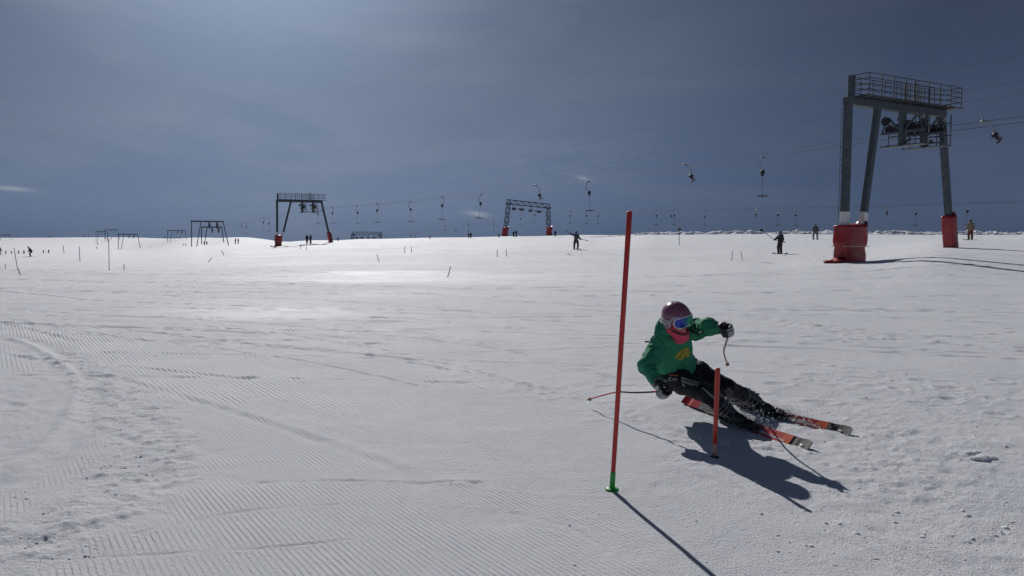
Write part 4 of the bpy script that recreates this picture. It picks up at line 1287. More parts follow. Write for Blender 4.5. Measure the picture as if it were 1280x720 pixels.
def make_ski(tail, tip, edge, label, red_tail=True):
    Ln = (tip - tail).length
    X, Y0, Z0 = axis_frame(tip - tail, UP)
    Y = Y0 * math.cos(edge) + Z0 * math.sin(edge); Z = Z0 * math.cos(edge) - Y0 * math.sin(edge)
    at = lambda x, y, z: tail + X * x + Y * y + Z * (z + ski_profile(x, Ln))
    t = thing('ski', tail.lerp(tip, 0.5), label, 'ski', 'racing skis under the racer')
    n = 64; xs = [Ln * i / n for i in range(n + 1)]
    m = MB(); vs = []; fs = []; mi = []
    th = 0.014
    for x in xs:
        w = ski_width(x, Ln) / 2
        tk = th * (1 if 0.1 < x < Ln - 0.2 else 0.6)
        vs += [at(x, -w, 0), at(x, -w + 0.003, tk), at(x, w - 0.003, tk), at(x, w, 0)]
    for i in range(n):
        for q in range(4): fs.append((i * 4 + q, (i + 1) * 4 + q, (i + 1) * 4 + (q + 1) % 4, i * 4 + (q + 1) % 4))
    fs.append((0, 1, 2, 3)); fs.append((n * 4 + 3, n * 4 + 2, n * 4 + 1, n * 4))
    m.add(vs, fs, 0); m.build('base_and_edges', M['ski_black'], t)
    # top sheet in printed sections
    def sheet(x0, x1, mat, name, inset=0.006, lift=0.0022, slant=0.0):
        q = MB(); k = max(3, int((x1 - x0) / 0.02)); a = []
        for i in range(k + 1):
            x = x0 + (x1 - x0) * i / k; w = ski_width(x, Ln) / 2 - inset; tk = th * (1 if 0.1 < x < Ln - 0.2 else 0.6) + lift
            a += [at(x, -w, tk), at(x + slant, w, tk)]
        q.add(a, [(2 * i, 2 * i + 1, 2 * i + 3, 2 * i + 2) for i in range(k)])
        return q.build(name, M[mat], t)
    e = Ln
    sheet(0.01, 0.22, 'ski_red', 'top_sheet'); sheet(0.2205, 0.44, 'ski_grey', 'top_sheet')
    sheet(0.4405, 0.95 * e * 0.6, 'ski_black', 'top_sheet')
    sheet(0.5705 * e, 0.80 * e, 'ski_red', 'top_sheet', 0.005); sheet(0.8005 * e, 0.865 * e, 'ski_orange', 'top_sheet', 0.005)
    sheet(0.8655 * e, 0.905 * e, 'ski_grey', 'top_sheet', 0.010)
    # pale script-like lettering along the red
    q = MB(); rnd = random.Random(5); x = 0.645 * e
    while x < 0.825 * e:
        l = rnd.uniform(0.010, 0.022); hh = rnd.choice([0.011, 0.012, 0.018])
        tk = th + 0.0045
        a = [at(x, -hh / 2 - 0.004, tk), at(x + l * 0.7, -hh / 2 - 0.004, tk), at(x + l * 0.7 + 0.006, hh / 2, tk), at(x + 0.006, hh / 2, tk)]
        q.add(a, [(0, 1, 2, 3)]); x += l
    q.build('lettering', M['ski_white'], t)
    # white angular emblem on the black shovel
    q = MB(); c = 0.922 * e
    def quad(pts):
        tkf = lambda xx: th * 0.6 + 0.0065
        q.add([at(c + a, b, tkf(c + a)) for a, b in pts], [tuple(range(len(pts)))])
    quad([(0.002, -0.036), (0.017, -0.036), (0.021, 0.008), (0.006, 0.008)]); quad([(0.0162, -0.034), (0.040, -0.030), (0.041, -0.019), (0.0175, -0.022)])
    quad([(0.0205, 0.004), (0.036, -0.004), (0.039, 0.006), (0.024, 0.014)]); quad([(0.010, 0.019), (0.044, 0.015), (0.044, 0.032), (0.012, 0.036)])
    q.build('shovel_emblem', M['ski_white'], t)
    q = MB(); x0 = Ln - 0.028
    a = [at(x0, -0.044, 0.004), at(x0, 0.044, 0.004), at(Ln + 0.006, 0.030, 0.004), at(Ln + 0.006, -0.030, 0.004)]
    a += [p + Z * 0.009 for p in a]
    q.add(a, [(3, 2, 1, 0), (4, 5, 6, 7), (0, 1, 5, 4), (1, 2, 6, 5), (2, 3, 7, 6), (3, 0, 4, 7)]); q.build('tip_guard', M['ski_black'], t, bevel=0.002)
    # binding: plate, toe and heel piece
    bc = 0.47 * Ln
    q = MB(); q.box(at(bc, 0, th + 0.014), 0.56, 0.064, 0.022, (X, Y, Z)); q.build('binding_plate', M['ski_grey'], t, bevel=0.004)
    for nm, dx, hgt in (('toe_piece', 0.19, 0.045), ('heel_piece', -0.21, 0.060)):
        q = MB(); c0 = at(bc + dx, 0, th + 0.025 + hgt / 2)
        q.box(c0, 0.085, 0.075, hgt, (X, Y, Z)); q.box(c0 + X * (0.03 if dx > 0 else -0.04) + Z * (hgt * 0.35), 0.07, 0.05, 0.03, (X, Y, Z))
        q.build(nm, M['boot'], t, bevel=0.008)
    return dict(X=X, Y=Y, Z=Z, boot=at(bc - 0.01, 0, th + 0.028))


tipR = P(1012, 566, 6.03); tipL = P(1063, 547, 6.52)
tailR = P(858, 497, 7.44); tailL = P(872, 487, 7.86)
skR = make_ski(tailR, tipR, R(48), 'red and black racing ski nearest the camera, under the inside leg')
skL = make_ski(tailL, tipL, R(46), 'red and black racing ski farther from the camera, throwing snow under the outside leg')

J = dict(
    kneeL=P(909, 484, 6.98), hipL=P(855, 457, 7.25), kneeR=P(885, 494, 6.72), hipR=P(838, 470, 7.08), pel=P(847, 464, 7.20),
    belly=P(841, 450, 7.09), chest=P(840, 433, 6.98), neck=P(847, 419, 6.87),
    shL=P(868, 409, 6.98), shR=P(825, 428, 6.86), elL=P(886, 408.5, 6.76), wrL=P(899, 410.5, 6.69), hdL=P(907, 412.5, 6.60),
    elR=P(808, 457, 6.74), wrR=P(822, 479, 6.60), hdR=P(829, 488, 6.53), head=P(846, 397.5, 6.72))
anR = skR['boot'] + skR['Z'] * 0.12 - skR['X'] * 0.02; anL = skL['boot'] + skL['Z'] * 0.12 - skL['X'] * 0.02
cuffR = skR['boot'].lerp(J['kneeR'], 0.62); cuffL = skL['boot'].lerp(J['kneeL'], 0.62)
cuffR = anR.lerp(J['kneeR'], 0.5); cuffL = anL.lerp(J['kneeL'], 0.5)
side = (J['shL'] - J['shR']).normalized()                     # towards her left
spine = (J['neck'] - J['pel']).normalized()
side_t = (side - spine * side.dot(spine)).normalized()
fwd = side_t.cross(spine).normalized()
if fwd.y > 0: fwd = -fwd                                       # the chest faces the camera
hs = (J['hipL'] - J['hipR']).normalized()

racer = thing('person', V(2.0, 7.0, 0.0), 'ski racer in green hooded sweatshirt and maroon helmet leaning round the short pole', 'person')

# head frame
HF = V(0.47, -0.84, -0.22).normalized()
HU = V(-0.26, 0.02, 0.97); HU = (HU - HF * HU.dot(HF)).normalized()
HS = HU.cross(HF).normalized()        # to the right as seen by the camera = her left
if HS.x < 0: HS = -HS
HC = J['head']
hp = lambda s, f, u: HC + HS * s + HF * f + HU * u

# body, one continuous skin
m = MB()
m.ell(HC + HU * 0.01, 0.074, 0.093, 0.105, (HS, HF, HU))
m.ell(hp(0, 0.035, -0.065), 0.052, 0.058, 0.055, (HS, HF, HU))                        # jaw
m.ell(hp(0, 0.082, -0.098), 0.020, 0.018, 0.016, (HS, HF, HU))                        # chin
m.ell(hp(0, 0.100, -0.022), 0.014, 0.022, 0.020, (HS, HF, HU)); m.ell(hp(0, 0.088, 0.0), 0.011, 0.016, 0.035, (HS, HF, HU))  # nose
m.ell(hp(0, 0.090, -0.062), 0.024, 0.011, 0.006, (HS, HF, HU)); m.ell(hp(0, 0.089, -0.074), 0.021, 0.011, 0.006, (HS, HF, HU))
for q in (-1, 1): m.ell(hp(q * 0.040, 0.060, -0.035), 0.026, 0.026, 0.026, (HS, HF, HU)); m.ell(hp(q * 0.075, -0.005, -0.01), 0.012, 0.022, 0.034, (HS, HF, HU))
m.capsule(J['neck'] - spine * 0.05, HC - HU * 0.06 - HF * 0.015, 0.058, 0.055)
m.loft([(J['pel'] - spine * 0.06, hs, fwd, 0.13, 0.10), (J['belly'], side_t, fwd, 0.125, 0.09), (J['chest'], side_t, fwd, 0.145, 0.10), (J['neck'] - spine * 0.04, side_t, fwd, 0.11, 0.07), (J['neck'], side_t, fwd, 0.06, 0.06)], 16)
for s_ in 'LR':
    m.capsule(J['neck'] - spine * 0.05, J['sh' + s_], 0.06, 0.058)
    m.capsule(J['sh' + s_], J['el' + s_], 0.050, 0.040); m.capsule(J['el' + s_], J['wr' + s_], 0.039, 0.028); m.capsule(J['wr' + s_], J['hd' + s_], 0.026, 0.022)
    m.capsule(J['pel'], J['hip' + s_], 0.10, 0.09); m.capsule(J['hip' + s_], J['knee' + s_], 0.080, 0.056); m.capsule(J['knee' + s_], (anL if s_ == 'L' else anR), 0.052, 0.030)
    sk = skL if s_ == 'L' else skR; an = anL if s_ == 'L' else anR
    m.capsule(an, sk['boot'] + sk['X'] * 0.08 + sk['Z'] * 0.05, 0.029, 0.024)
m.fused('body', M['skin'], racer, voxel=0.007, it=4)
q = MB(); q.ell(hp(0, 0.098, -0.068), 0.021, 0.007, 0.009, (HS, HF, HU)); q.build('lips', M['lips'], racer, smooth=True)

# sweatshirt
m = MB()
hem = J['pel'] + spine * 0.005 + fwd * 0.01
tl = (side_t + spine * 0.60).normalized()
m.loft([(hem - spine * 0.005 - side_t * 0.02, tl, fwd, 0.170, 0.140), (hem + spine * 0.06 - side_t * 0.01, (side_t + spine * 0.38).normalized(), fwd, 0.180, 0.147), (J['belly'], side_t, fwd, 0.178, 0.146), (J['chest'] - spine * 0.02, side_t, fwd, 0.180, 0.140),
        (J['chest'] + spine * 0.06, side_t, fwd, 0.172, 0.122), (J['neck'] - spine * 0.03, side_t, fwd, 0.135, 0.095), (J['neck'] + spine * 0.03, side_t, fwd, 0.085, 0.085)], 20)
m.ell(J['chest'] - fwd * 0.03 - spine * 0.02, 0.165, 0.135, 0.15, (side_t, fwd, spine))
for s_ in 'LR':
    m.capsule(J['neck'] - spine * 0.03, J['sh' + s_], 0.085, 0.082)
    m.capsule(J['sh' + s_] - spine * 0.04, J['el' + s_], 0.088, 0.066); m.capsule(J['el' + s_], J['wr' + s_], 0.066, 0.046)
    m.ell(J['el' + s_], 0.074, 0.074, 0.074)
shirt = m.fused('sweatshirt', M['green'], racer, voxel=0.0065, it=6, wr=0.0095, wr_scale=13.0)
m = MB()      # hood lying round the back of the neck
hb = J['neck'] - fwd * 0.07 + spine * 0.045
hood = [hb - side_t * 0.125 + fwd * 0.10 + spine * 0.0, hb - side_t * 0.13 + spine * 0.035, hb - side_t * 0.06 - fwd * 0.055 + spine * 0.03, hb + side_t * 0.05 - fwd * 0.06 + spine * 0.02, hb + side_t * 0.115 + fwd * 0.01, hb + side_t * 0.10 + fwd * 0.13 - spine * 0.03]
for a, b in zip(hood[:-1], hood[1:]): m.capsule(a, b, 0.050, 0.050)
m.ell(hb - side_t * 0.085 + spine * 0.02 + fwd * 0.02, 0.07, 0.09, 0.085, (side_t, fwd, spine))
m.fused('hood', M['green'], racer, voxel=0.0065, it=5, wr=0.009, wr_scale=17)
for s_ in 'LR':    # ribbed cuffs
    d = (J['wr' + s_] - J['el' + s_]).normalized(); m = MB()
    m.tube([J['wr' + s_] - d * 0.03, J['wr' + s_] + d * 0.0, J['wr' + s_] + d * 0.022], [0.048, 0.047, 0.043], 18); m.build('cuff', M['green'], racer, smooth=True)

# trousers
m = MB()
m.ell(J['pel'] - spine * 0.03, 0.17, 0.135, 0.13, (hs, fwd, spine)); m.ell(J['pel'] - spine * 0.05 - fwd * 0.05, 0.165, 0.12, 0.13, (hs, fwd, spine))
for s_ in 'LR':
    an = anL if s_ == 'L' else anR
    m.capsule(J['hip' + s_], J['knee' + s_], 0.112, 0.074); m.capsule(J['knee' + s_], J['knee' + s_].lerp(an, 0.55), 0.073, 0.061)
    m.ell(J['hip' + s_].lerp(J['knee' + s_], 0.35), 0.11, 0.11, 0.11); m.ell(J['knee' + s_], 0.080, 0.080, 0.080)
pants = m.fused('trousers', M['black_fab'], racer, voxel=0.0075, it=6, wr=0.006, wr_scale=15)

# boots
for s_, sk, an in (('L', skL, anL), ('R', skR, anR)):
    bt = sk['boot']; X, Y, Z = sk['X'], sk['Y'], sk['Z']; kn = J['knee' + s_]
    top = an.lerp(kn, 0.48); sd = (top - an).normalized()
    m = MB()
    m.loft([(bt - X * 0.155 + Z * 0.045, Y, Z, 0.034, 0.040), (bt - X * 0.12 + Z * 0.055, Y, Z, 0.045, 0.052), (bt + X * 0.02 + Z * 0.055, Y, Z, 0.047, 0.054), (bt + X * 0.10 + Z * 0.045, Y, Z, 0.046, 0.043), (bt + X * 0.145 + Z * 0.032, Y, Z, 0.036, 0.030)], 14)
    m.capsule(bt - X * 0.06 + Z * 0.075, an, 0.056, 0.064); m.capsule(an, top, 0.064, 0.070); m.capsule(bt + X * 0.02 + Z * 0.06, an + X * 0.02, 0.05, 0.056)
    m.box(bt + Z * 0.012, 0.31, 0.070, 0.022, (X, Y, Z))
    b = m.fused('ski_boot', M['boot'], racer, voxel=0.006, it=3)
    fx = (X - sd * X.dot(sd)).normalized(); fy = sd.cross(fx)
    for k, (hh, rr) in enumerate(((0.12, 0.067), (0.48, 0.069), (0.86, 0.072))):      # buckles round the shaft
        c = an.lerp(top, hh); q = MB()
        arc = [c + fx * (rr * math.cos(a)) + fy * (rr * math.sin(a)) for a in [R(v) for v in range(-110, 111, 20)]]
        q.tube(arc, 0.0035, 6); q.box(c + fx * (rr * math.cos(R(-50))) + fy * (rr * math.sin(R(-50))), 0.035, 0.012, 0.016, (fy, fx, sd)); q.box(c + fx * (rr * math.cos(R(50))) + fy * (rr * math.sin(R(50))), 0.035, 0.012, 0.016, (fy, fx, sd))
        q.build('buckle', M['buckle'], b)
    q = MB(); q.tube([top - sd * 0.015, top + sd * 0.02], [0.070, 0.068], 18); q.build('boot_cuff_liner', M['rubber'], b, smooth=True)

# gaiter round neck and chin
m = MB()
nk = J['neck'] + spine * 0.02
m.tube([nk - spine * 0.01 + fwd * 0.02, nk + fwd * 0.025 + spine * 0.03, HC - HU * 0.095 + HF * 0.015, HC - HU * 0.078 + HF * 0.02], [0.088, 0.083, 0.078, 0.072], 20)
m.ell(hp(0, 0.050, -0.112), 0.058, 0.058, 0.034, (HS, HF, HU)); m.ell(nk + fwd * 0.06 + spine * 0.01, 0.05, 0.035, 0.04, (side_t, fwd, spine))
m.ell(hp(-0.066, 0.0, -0.085), 0.030, 0.05, 0.05, (HS, HF, HU))
m.fused('neck_gaiter', M['pink'], racer, voxel=0.006, it=5, wr=0.003, wr_scale=22)

# helmet shell: a dome cut higher at the face than at ears and nape
def dome(rs, rf, ru, cut, c, n=48, k=18):
    vs = []; fs = []
    for i in range(k + 1):
        for j in range(n):
            ph = 2 * math.pi * j / n; th = cut(ph) * i / k
            vs.append(c + HS * (rs * math.sin(th) * math.sin(ph)) + HF * (rf * math.sin(th) * math.cos(ph)) + HU * (ru * math.cos(th)))
    for i in range(k):
        for j in range(n): fs.append((i * n + j, i * n + (j + 1) % n, (i + 1) * n + (j + 1) % n, (i + 1) * n + j))
    return vs, fs
def cut(ph):
    a = abs((ph + math.pi) % (2 * math.pi) - math.pi)           # 0 front, pi back
    fr = 72; ear = 128; bk = 118
    if a < R(52): return R(fr)
    if a < R(84): t = (a - R(52)) / R(32); return R(fr + (ear - fr) * t * t * (3 - 2 * t))
    t = (a - R(84)) / R(96); return R(ear + (bk - ear) * t)
HCH = HC + HU * 0.012 - HF * 0.008
vs, fs = dome(0.116, 0.138, 0.128, cut, HCH)
m = MB(); m.add(vs, fs); hel = m.build('helmet', M['helmet'], racer, smooth=True)
sd_ = hel.modifiers.new('shell', 'SOLIDIFY'); sd_.thickness = 0.016; sd_.offset = -1
m = MB(); m.tube(vs[-48:] + [vs[-48]], 0.0055, 8); m.build('rim', M['trim'], hel, smooth=True)
on = lambda ph, th, r: HCH + HS * ((0.116 + r) * math.sin(th) * math.sin(ph)) + HF * ((0.138 + r) * math.sin(th) * math.cos(ph)) + HU * ((0.128 + r) * math.cos(th))
m = MB(); m.tube(catmull([on(R(-88), R(122), -0.004), hp(-0.085, 0.030, -0.075), hp(-0.045, 0.085, -0.105), hp(0.0, 0.108, -0.112), hp(0.045, 0.085, -0.105), hp(0.085, 0.030, -0.075), on(R(88), R(122), -0.004)], 5), 0.0075, 6); m.build('chin_strap', M['rubber'], hel, smooth=True)

# goggles
def gog(s, u, bulge):       # point on the curved mask: s sideways in radians, u up in metres
    return HC + HS * (0.106 * math.sin(s)) + HF * (0.040 + 0.094 * math.cos(s) + bulge - 0.25 * u * u / 0.05) + HU * (0.004 + u)
out = []
for k in range(40):
    a = 2 * math.pi * k / 40; c, s = math.cos(a), math.sin(a)
    u = math.copysign(abs(s) ** 0.6, s) * (0.046 if s > 0 else 0.044); ss = math.copysign(abs(c) ** 0.7, c) * 1.12
    if s < 0: u *= 1 - 0.28 * math.exp(-(ss / 0.22) ** 2)
    out.append((ss, u))
m = MB(); m.tube([gog(a, b, 0.0) for a, b in out] + [gog(*out[0], 0.0)], 0.0075, 8)
gg = m.build('goggles', M['trim'], racer, smooth=True)
m = MB(); rings = 6; vs = []; uvs = []
for r_ in range(rings + 1):
    for a, b in out:
        q = r_ / rings; vs.append(gog(a * q, b * q, 0.006 + 0.004 * (1 - q))); uvs.append((0.5 + a * q / 2.3, 0.5 + b * q / 0.1))
fs = [(i * 40 + j, i * 40 + (j + 1) % 40, (i + 1) * 40 + (j + 1) % 40, (i + 1) * 40 + j) for i in range(rings) for j in range(40)]
m.add(vs, fs); ln = m.build('mirror_lens', M['lens'], gg, smooth=True)
uvl = ln.data.uv_layers.new(name='UVMap')
for lp in ln.data.loops: uvl.data[lp.index].uv = uvs[lp.vertex_index]
m = MB(); n = 40; vs = []      # strap round the shell
for k in range(n + 1):
    ph = R(62) + R(236) * k / n
    for dz, rr in ((-0.019, 0.0035), (-0.019, 0.0065), (0.019, 0.0065), (0.019, 0.0035)):
        thb = R(93) + R(10) * math.sin((ph - R(62)) / R(236) * math.pi); p = on(ph, thb, rr)
        vs.append(p + HU * dz)
m.add(vs, [(4 * i + a, 4 * (i + 1) + a, 4 * (i + 1) + (a + 1) % 4, 4 * i + (a + 1) % 4) for i in range(n) for a in range(4)])
m.build('strap', M['strap_grey'], gg, smooth=True)
m = MB()
for dz in (-0.0195, 0.0195):
    m.tube([on(R(62) + R(236) * k / n, R(93) + R(10) * math.sin(k / n * math.pi), 0.006) + HU * dz for k in range(n + 1)], 0.0028, 6)
m.build('strap_piping', M['trim'], gg, smooth=True)

# gloves closed round the pole grips
def make_glove(hand, wrist, axis, flip, seed):
    """axis: direction of the pole (towards its tip)"""
    D = (hand - wrist); D = (D - axis * D.dot(axis) * 0.75).normalized()
    A = (axis - D * axis.dot(D)).normalized(); Nn = A.cross(D).normalized() * flip
    g = lambda d, nn, a: hand + D * d + Nn * nn + A * a
    m = MB()
    m.ell(g(-0.022, 0.030, 0.0), 0.048, 0.024, 0.047, (D, Nn, A))
    m.capsule(g(-0.055, 0.022, 0.0), wrist, 0.040, 0.040)
    pads = []
    for i, (L_, r_) in enumerate(((0.94, 0.0150), (1.02, 0.0155), (0.98, 0.0150), (0.84, 0.0135))):
        a = (-0.036 + 0.0245 * i)
        path = [g(0.000, 0.036, a), g(0.036 * L_, 0.036, a), g(0.056 * L_, 0.012, a * 1.02), g(0.046 * L_, -0.020, a * 1.02), g(0.012, -0.036, a), g(-0.010, -0.030, a)]
        for p, q in zip(path[:-1], path[1:]): m.capsule(p, q, r_, r_ * 0.97, 8)
        pads.append((path, r_))
    th = [g(-0.045, 0.005, -0.036), g(-0.020, -0.026, -0.052), g(0.016, -0.044, -0.044), g(0.034, -0.046, -0.026)]
    for p, q in zip(th[:-1], th[1:]): m.capsule(p, q, 0.0175, 0.0155, 8)
    gl = m.fused('glove', M['glove'], racer, voxel=0.004, it=2)
    for path, r_ in pads:
        q = MB(); c = catmull(path[:4], 4); ring = [p + ((p - hand) - A * (p - hand).dot(A)).normalized() * (r_ * 0.62) for p in c]
        q.tube(ring, [0.006] + [0.0085] * (len(ring) - 2) + [0.006], 8); q.build('knuckle_pad', M['glove_pad'], gl, smooth=True)
    q = MB(); q.ell(g(-0.030, 0.050, 0.0), 0.026, 0.008, 0.032, (D, Nn, A)); q.build('back_pad', M['glove_pad'], gl, smooth=True)
    q = MB(); w = (wrist - hand).normalized(); q.tube([wrist - w * 0.012, wrist + w * 0.014, wrist + w * 0.030], [0.047, 0.050, 0.048], 18); q.build('wrist_strap', M['strap_grey'], gl, smooth=True)
    return g


def make_pole(hand, pts, mats, label, r=0.0095):
    """racing pole bent to clear the body"""
    d0 = (Vector(pts[0]) - hand).normalized()
    t = thing('ski_pole', hand, label, 'ski pole')
    m = MB(); m.tube([hand - d0 * 0.085, hand - d0 * 0.07, hand + d0 * 0.06, hand + d0 * 0.075], [0.012, 0.0165, 0.015, 0.010], 12); m.build('grip', M['grip'], t, smooth=True)
    cs = catmull([hand + d0 * 0.06] + [Vector(p) for p in pts], 8); n = len(cs)
    cut_ = [0, int(n * 0.14), int(n * 0.55), n - 1]
    for (a, b), mt in zip(zip(cut_[:-1], cut_[1:]), mats):
        m = MB(); m.tube(cs[a:b + 1], [r * (1 - 0.35 * i / n) for i in range(a, b + 1)], 10); m.build('shaft', M[mt], t, smooth=True)
    e = cs[-1]; d = (cs[-1] - cs[-3]).normalized()
    m = MB(); m.tube([e - d * 0.075, e - d * 0.060, e - d * 0.055], [0.009, 0.019, 0.010], 14); m.build('basket', M['basket'], t, smooth=True)
    m = MB(); m.tube([e - d * 0.055, e + d * 0.012], [0.0065, 0.003], 8); m.build('tip', M['steel_light'], t)


pR = [P(812, 490, 6.72), P(790, 490.5, 6.95), P(772, 490, 7.10), P(752, 494.5, 7.32), P(734, 500, 7.58)]
pL = [P(909, 424, 6.66), P(905, 437, 6.85), P(905.5, 444, 7.02), P(908, 452, 7.22), P(910, 457, 7.36)]
axR = (pR[0] - J['hdR']).normalized(); axL = (pL[0] - J['hdL']).normalized()
make_pole(J['hdR'], pR, ('pole_red', 'ski_black', 'pole_red'), 'bent red and black ski pole trailing on the snow behind the tall red pole')
make_pole(J['hdL'], pL, ('pole_pale', 'pole_pale', 'pole_red'), 'bent pale and red ski pole hanging from the raised glove')
make_glove(J['hdR'], J['wrR'], axR, 1, 1)
make_glove(J['hdL'], J['wrL'], axL, -1, 2)

# prints on the clothes, laid on the cloth
def decal(obj, name, mat, polys, o, X, Y, view, sub=7, lift=0.0018, thick=0.0012):
    """polys in metres on the plane o + X*a + Y*b, pressed onto obj along view; a thin printed layer on the cloth"""
    og = ORG[obj.name]; bv = BVHTree.FromPolygons([v.co + og for v in obj.data.vertices], [tuple(p.vertices) for p in obj.data.polygons])
    m = MB()
    for poly in polys:
        (a0, b0), (a1, b1), (a2, b2), (a3, b3) = poly; idx = {}; vs = []
        ok = True
        for i in range(sub + 1):
            for j in range(sub + 1):
                u, v = i / sub, j / sub
                a = (a0 * (1 - u) + a1 * u) * (1 - v) + (a3 * (1 - u) + a2 * u) * v
                b = (b0 * (1 - u) + b1 * u) * (1 - v) + (b3 * (1 - u) + b2 * u) * v
                p = o + X * a + Y * b
                hit = bv.ray_cast(p - view * 0.6, view)
                vs.append(None if hit[0] is None else hit[0] + hit[1] * (lift if hit[1].dot(view) < 0 else -lift))
        fs = [(i * (sub + 1) + j, (i + 1) * (sub + 1) + j, (i + 1) * (sub + 1) + j + 1, i * (sub + 1) + j + 1) for i in range(sub) for j in range(sub)]
        fs = [f for f in fs if all(vs[q] is not None for q in f) and max((vs[f[0]] - vs[q]).length for q in f) < 0.05]
        m.add([v if v is not None else V(0, 0, 0) for v in vs], fs)
    if m.f:
        o_ = m.build(name, M[mat], racer if obj is None else obj)
        bm = bmesh.new(); bm.from_mesh(o_.data); bmesh.ops.delete(bm, geom=[v for v in bm.verts if not v.link_faces], context='VERTS'); bm.to_mesh(o_.data); bm.free()


view = (J['chest'] - V(0, 0, EYE)).normalized()
def pix_frame(px, py, d): 
    o = P(px, py, d); r = ray(px, py).normalized(); X = V(1, 0, 0); X = (X - r * X.dot(r)).normalized(); Y = X.cross(r).normalized()
    if Y.z < 0: Y = -Y
    return o, X, Y, r
def px_polys(polys, c, d):
    s = d / F; return [[((x - c[0]) * s, -(y - c[1]) * s) for x, y in p] for p in polys]
# yellow round print low on the chest, broken by darker marks
c = (853, 441); o, X, Y, r = pix_frame(*c, 6.9)
pl = [[(843, 446), (848, 441), (850, 444), (847, 449)], [(847, 441), (854, 436), (856, 438), (850, 443)], [(854, 436), (860, 434), (861, 437), (857, 439)], [(850, 444), (855, 440), (858, 443), (853, 448)],
      [(856, 440), (861, 437), (862, 441), (858, 444)], [(847, 449), (852, 447), (854, 449), (849, 451)], [(858, 444), (862, 442), (861, 446), (857, 447)]]
decal(shirt, 'chest_print', 'yellow', px_polys(pl, c, 6.9), o, X, Y, r)
# marks on the trousers
c = (864, 474); o, X, Y, r = pix_frame(*c, 7.0)
decal(pants, 'thigh_panel', 'grey_print', px_polys([[(852, 471.5), (874, 478.5), (872, 483), (852, 477)]], c, 7.0), o, X, Y, r)
decal(pants, 'thigh_panel_line', 'white_print', px_polys([[(852, 471.2), (874, 478.2), (873.8, 478.9), (852, 472)], [(852, 476.6), (866, 481), (866, 481.6), (852, 477.3)], [(853.5, 479.5), (855, 479), (857, 483), (853, 482)]], c, 7.0), o, X, Y, r, lift=0.003)
c = (842, 473); o, X, Y, r = pix_frame(*c, 7.0)
let = [[(836, 471.5), (837.5, 471.5), (837.5, 476), (836, 476)], [(837.5, 471.5), (840, 471.5), (840, 472.5), (837.5, 472.5)], [(837.5, 475), (840, 475), (840, 476), (837.5, 476)], [(841, 472.5), (842, 472.5), (842, 476), (841, 476)], [(843, 473), (844, 473), (844, 476), (843, 476)], [(845, 473), (846, 473), (846, 476), (845, 476)], [(830, 475), (831, 475), (832, 477), (831, 477)], [(833, 474), (834, 474), (834, 477), (833, 477)]]
decal(pants, 'thigh_lettering', 'white_print', px_polys(let, c, 7.0), o, X, Y, r, sub=3)
decal(pants, 'thigh_lettering', 'orange_print', px_polys([[(837, 468), (848, 468.5), (848, 470.5), (837, 470)]], c, 7.0), o, X, Y, r)
c = (910, 491); o, X, Y, r = pix_frame(*c, 6.95)
decal(pants, 'knee_badge', 'brown_print', px_polys([[(905, 489), (911, 484), (917, 490), (911, 497)]], c, 6.95), o, X, Y, r)
c = (885, 488); o, X, Y, r = pix_frame(*c, 6.8)
decal(pants, 'shin_lettering', 'white_print', px_polys([[(879 + 2.1 * k, 484 + 1.9 * k), (880.3 + 2.1 * k, 485 + 1.9 * k), (879 + 2.1 * k, 487.2 + 1.9 * k), (878 + 2.1 * k, 486.2 + 1.9 * k)] for k in range(7)], c, 6.8), o, X, Y, r, sub=2)
# loose black cords at the back and under the raised arm
m = MB(); m.tube(catmull([P(806, 427, 7.0), P(812, 427.3, 6.98), P(820, 428, 6.93)], 4), 0.008, 8); m.build('back_strap', M['rubber'], racer, smooth=True)
m = MB(); m.tube(catmull([P(863, 411, 6.78), P(869, 416.5, 6.75), P(875, 417, 6.73), P(879, 413.5, 6.72), P(879, 410, 6.76)], 5), 0.008, 8); m.build('hanging_strap', M['rubber'], racer, smooth=True)

# ------------------------------------------------------------------ loose snow
def crumbs(name, pts, sizes, lab=None):
    g_ = (1 + 5 ** 0.5) / 2
    base = [V(*q).normalized() for q in ((-1, g_, 0), (1, g_, 0), (-1, -g_, 0), (1, -g_, 0), (0, -1, g_), (0, 1, g_), (0, -1, -g_), (0, 1, -g_), (g_, 0, -1), (g_, 0, 1), (-g_, 0, -1), (-g_, 0, 1))]
    ico = [(0, 11, 5), (0, 5, 1), (0, 1, 7), (0, 7, 10), (0, 10, 11), (1, 5, 9), (5, 11, 4), (11, 10, 2), (10, 7, 6), (7, 1, 8), (3, 9, 4), (3, 4, 2), (3, 2, 6), (3, 6, 8), (3, 8, 9), (4, 9, 5), (2, 4, 11), (6, 2, 10), (8, 6, 7), (9, 8, 1)]
    vs = []; fs = []
    for p, s in zip(pts, sizes):
        rot = Matrix.Rotation(random.uniform(0, 6.28), 3, V(random.uniform(-1, 1), random.uniform(-1, 1), random.uniform(-1, 1)).normalized())
        q = len(vs); ex = random.uniform(0.8, 1.7)
        for b in base:
            w = rot @ (b * (s * random.uniform(0.65, 1.25))); vs.append(p + V(w.x * ex, w.y, w.z * 0.7))
        fs += [tuple(i + q for i in f) for f in ico]
    me = bpy.data.meshes.new(name); me.from_pydata([tuple(v) for v in vs], [], fs); me.materials.append(M['snow_crumb']); smooth_mesh(me)
    o = link_mesh(name, me); tag(o, kind='stuff'); return o


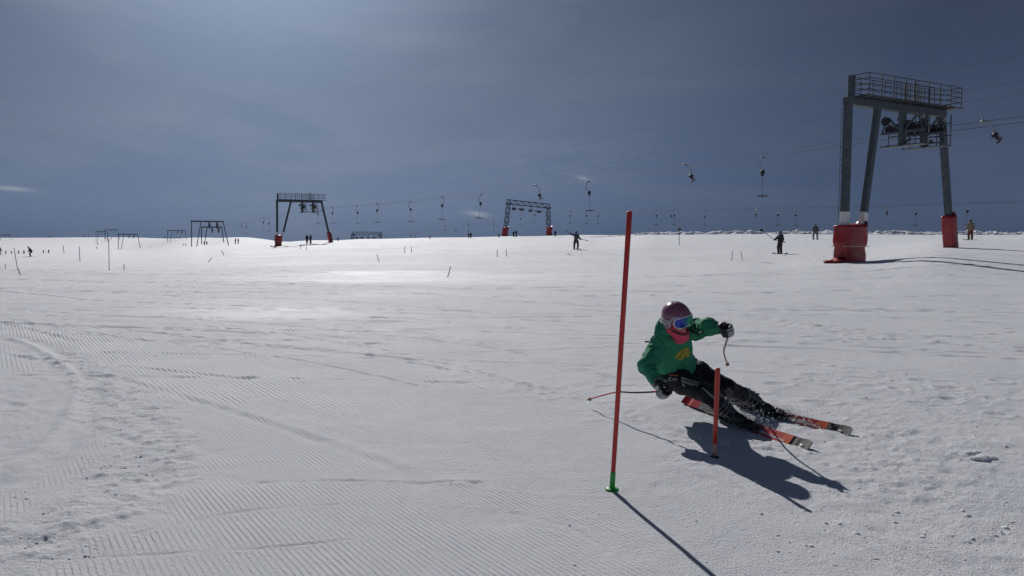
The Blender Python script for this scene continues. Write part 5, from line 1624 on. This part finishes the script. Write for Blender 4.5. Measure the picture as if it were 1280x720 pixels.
# lumps lying on the churned snow at the right
pts, sz = [], []
for k in range(800):
    if k % 4 < 3: px, py = random.uniform(930, 1285), random.uniform(470, 715)
    else: px, py = random.uniform(640, 1285), random.uniform(430, 715)
    g = G0(px, py)
    if random.random() > 0.35 + 0.65 * (px - 640) / 640: continue
    s = 0.003 + 0.012 * random.random() ** 8 * (1 + 0.5 * (px > 1000))
    pts.append(V(g[0], g[1], gz(*g) + 0.003 - s * 0.5)); sz.append(s)
for k in range(700):    # along the turn at the left
    px, py = random.choice([(random.uniform(100, 195), random.uniform(470, 600)), (random.uniform(0, 150), random.uniform(610, 700)), (random.uniform(0, 640), random.uniform(400, 455))])
    g = G0(px, py); s = 0.003 + 0.008 * random.random() ** 4; pts.append(V(g[0], g[1], gz(*g) + s * 0.2)); sz.append(s)
crumbs('loose_snow_crumbs', pts, sz)
# one bigger broken lump
m = MB(); b = G0(1230, 574)
for k, (dx, dy, r_) in enumerate(((0, 0, 0.045), (-0.06, 0.02, 0.03), (0.055, -0.01, 0.035), (0.02, 0.05, 0.04), (-0.03, 0.14, 0.035), (0.04, 0.16, 0.03))): m.ell(V(b[0] + dx, b[1] + dy, gz(*b) + 0.004), r_ * 1.15, r_ * 0.85, r_ * 0.42)
o = m.fused('snow_lump', M['snow_crumb'], None, org=V(b[0], b[1], gz(*b)), voxel=0.006, it=2, wr=0.008, wr_scale=26); tag(o, 'flat broken lump of snow lying to the right of the skis', 'snow lump')
# spray torn up by the edges
pts, sz = [], []
for k in range(8000):
    sk = skL if random.random() < 0.68 else skR
    x = random.gauss(0.16, 0.20) if sk is skL else random.gauss(0.02, 0.16)
    d = abs(random.gauss(0, 1)); 
    p = sk['boot'] + sk['X'] * x + sk['Y'] * random.gauss(0.03, 0.055) + V(0.35, 0.25, 0.0) * (0.10 * d * random.random()) + UP * (abs(random.gauss(0, 0.040)) - 0.06)
    g = gz(p.x, p.y) if k % 40 == 0 else 0.02
    if p.z < 0.0: p.z = random.uniform(0.0, 0.05)
    pts.append(p); sz.append(random.uniform(0.0016, 0.0048))
for b_ in [o for o in racer.children if o.name.startswith('ski_boot')]:
    vv = [v.co + ORG[b_.name] for v in b_.data.vertices]
    for k in range(130):
        p = random.choice(vv)
        if random.random() < 0.8 - (p.z - 0.03) * 4.5: pts.append(p.copy()); sz.append(random.uniform(0.0016, 0.0048))
for sk in (skL, skR):
    for k in range(500):
        x = random.uniform(-0.1, 0.45); y = -abs(random.gauss(0, 0.03)) + 0.01
        pts.append(sk['boot'] + sk['X'] * x + sk['Y'] * y - sk['Z'] * 0.026); sz.append(random.uniform(0.002, 0.006))
crumbs('snow_spray', pts, sz)
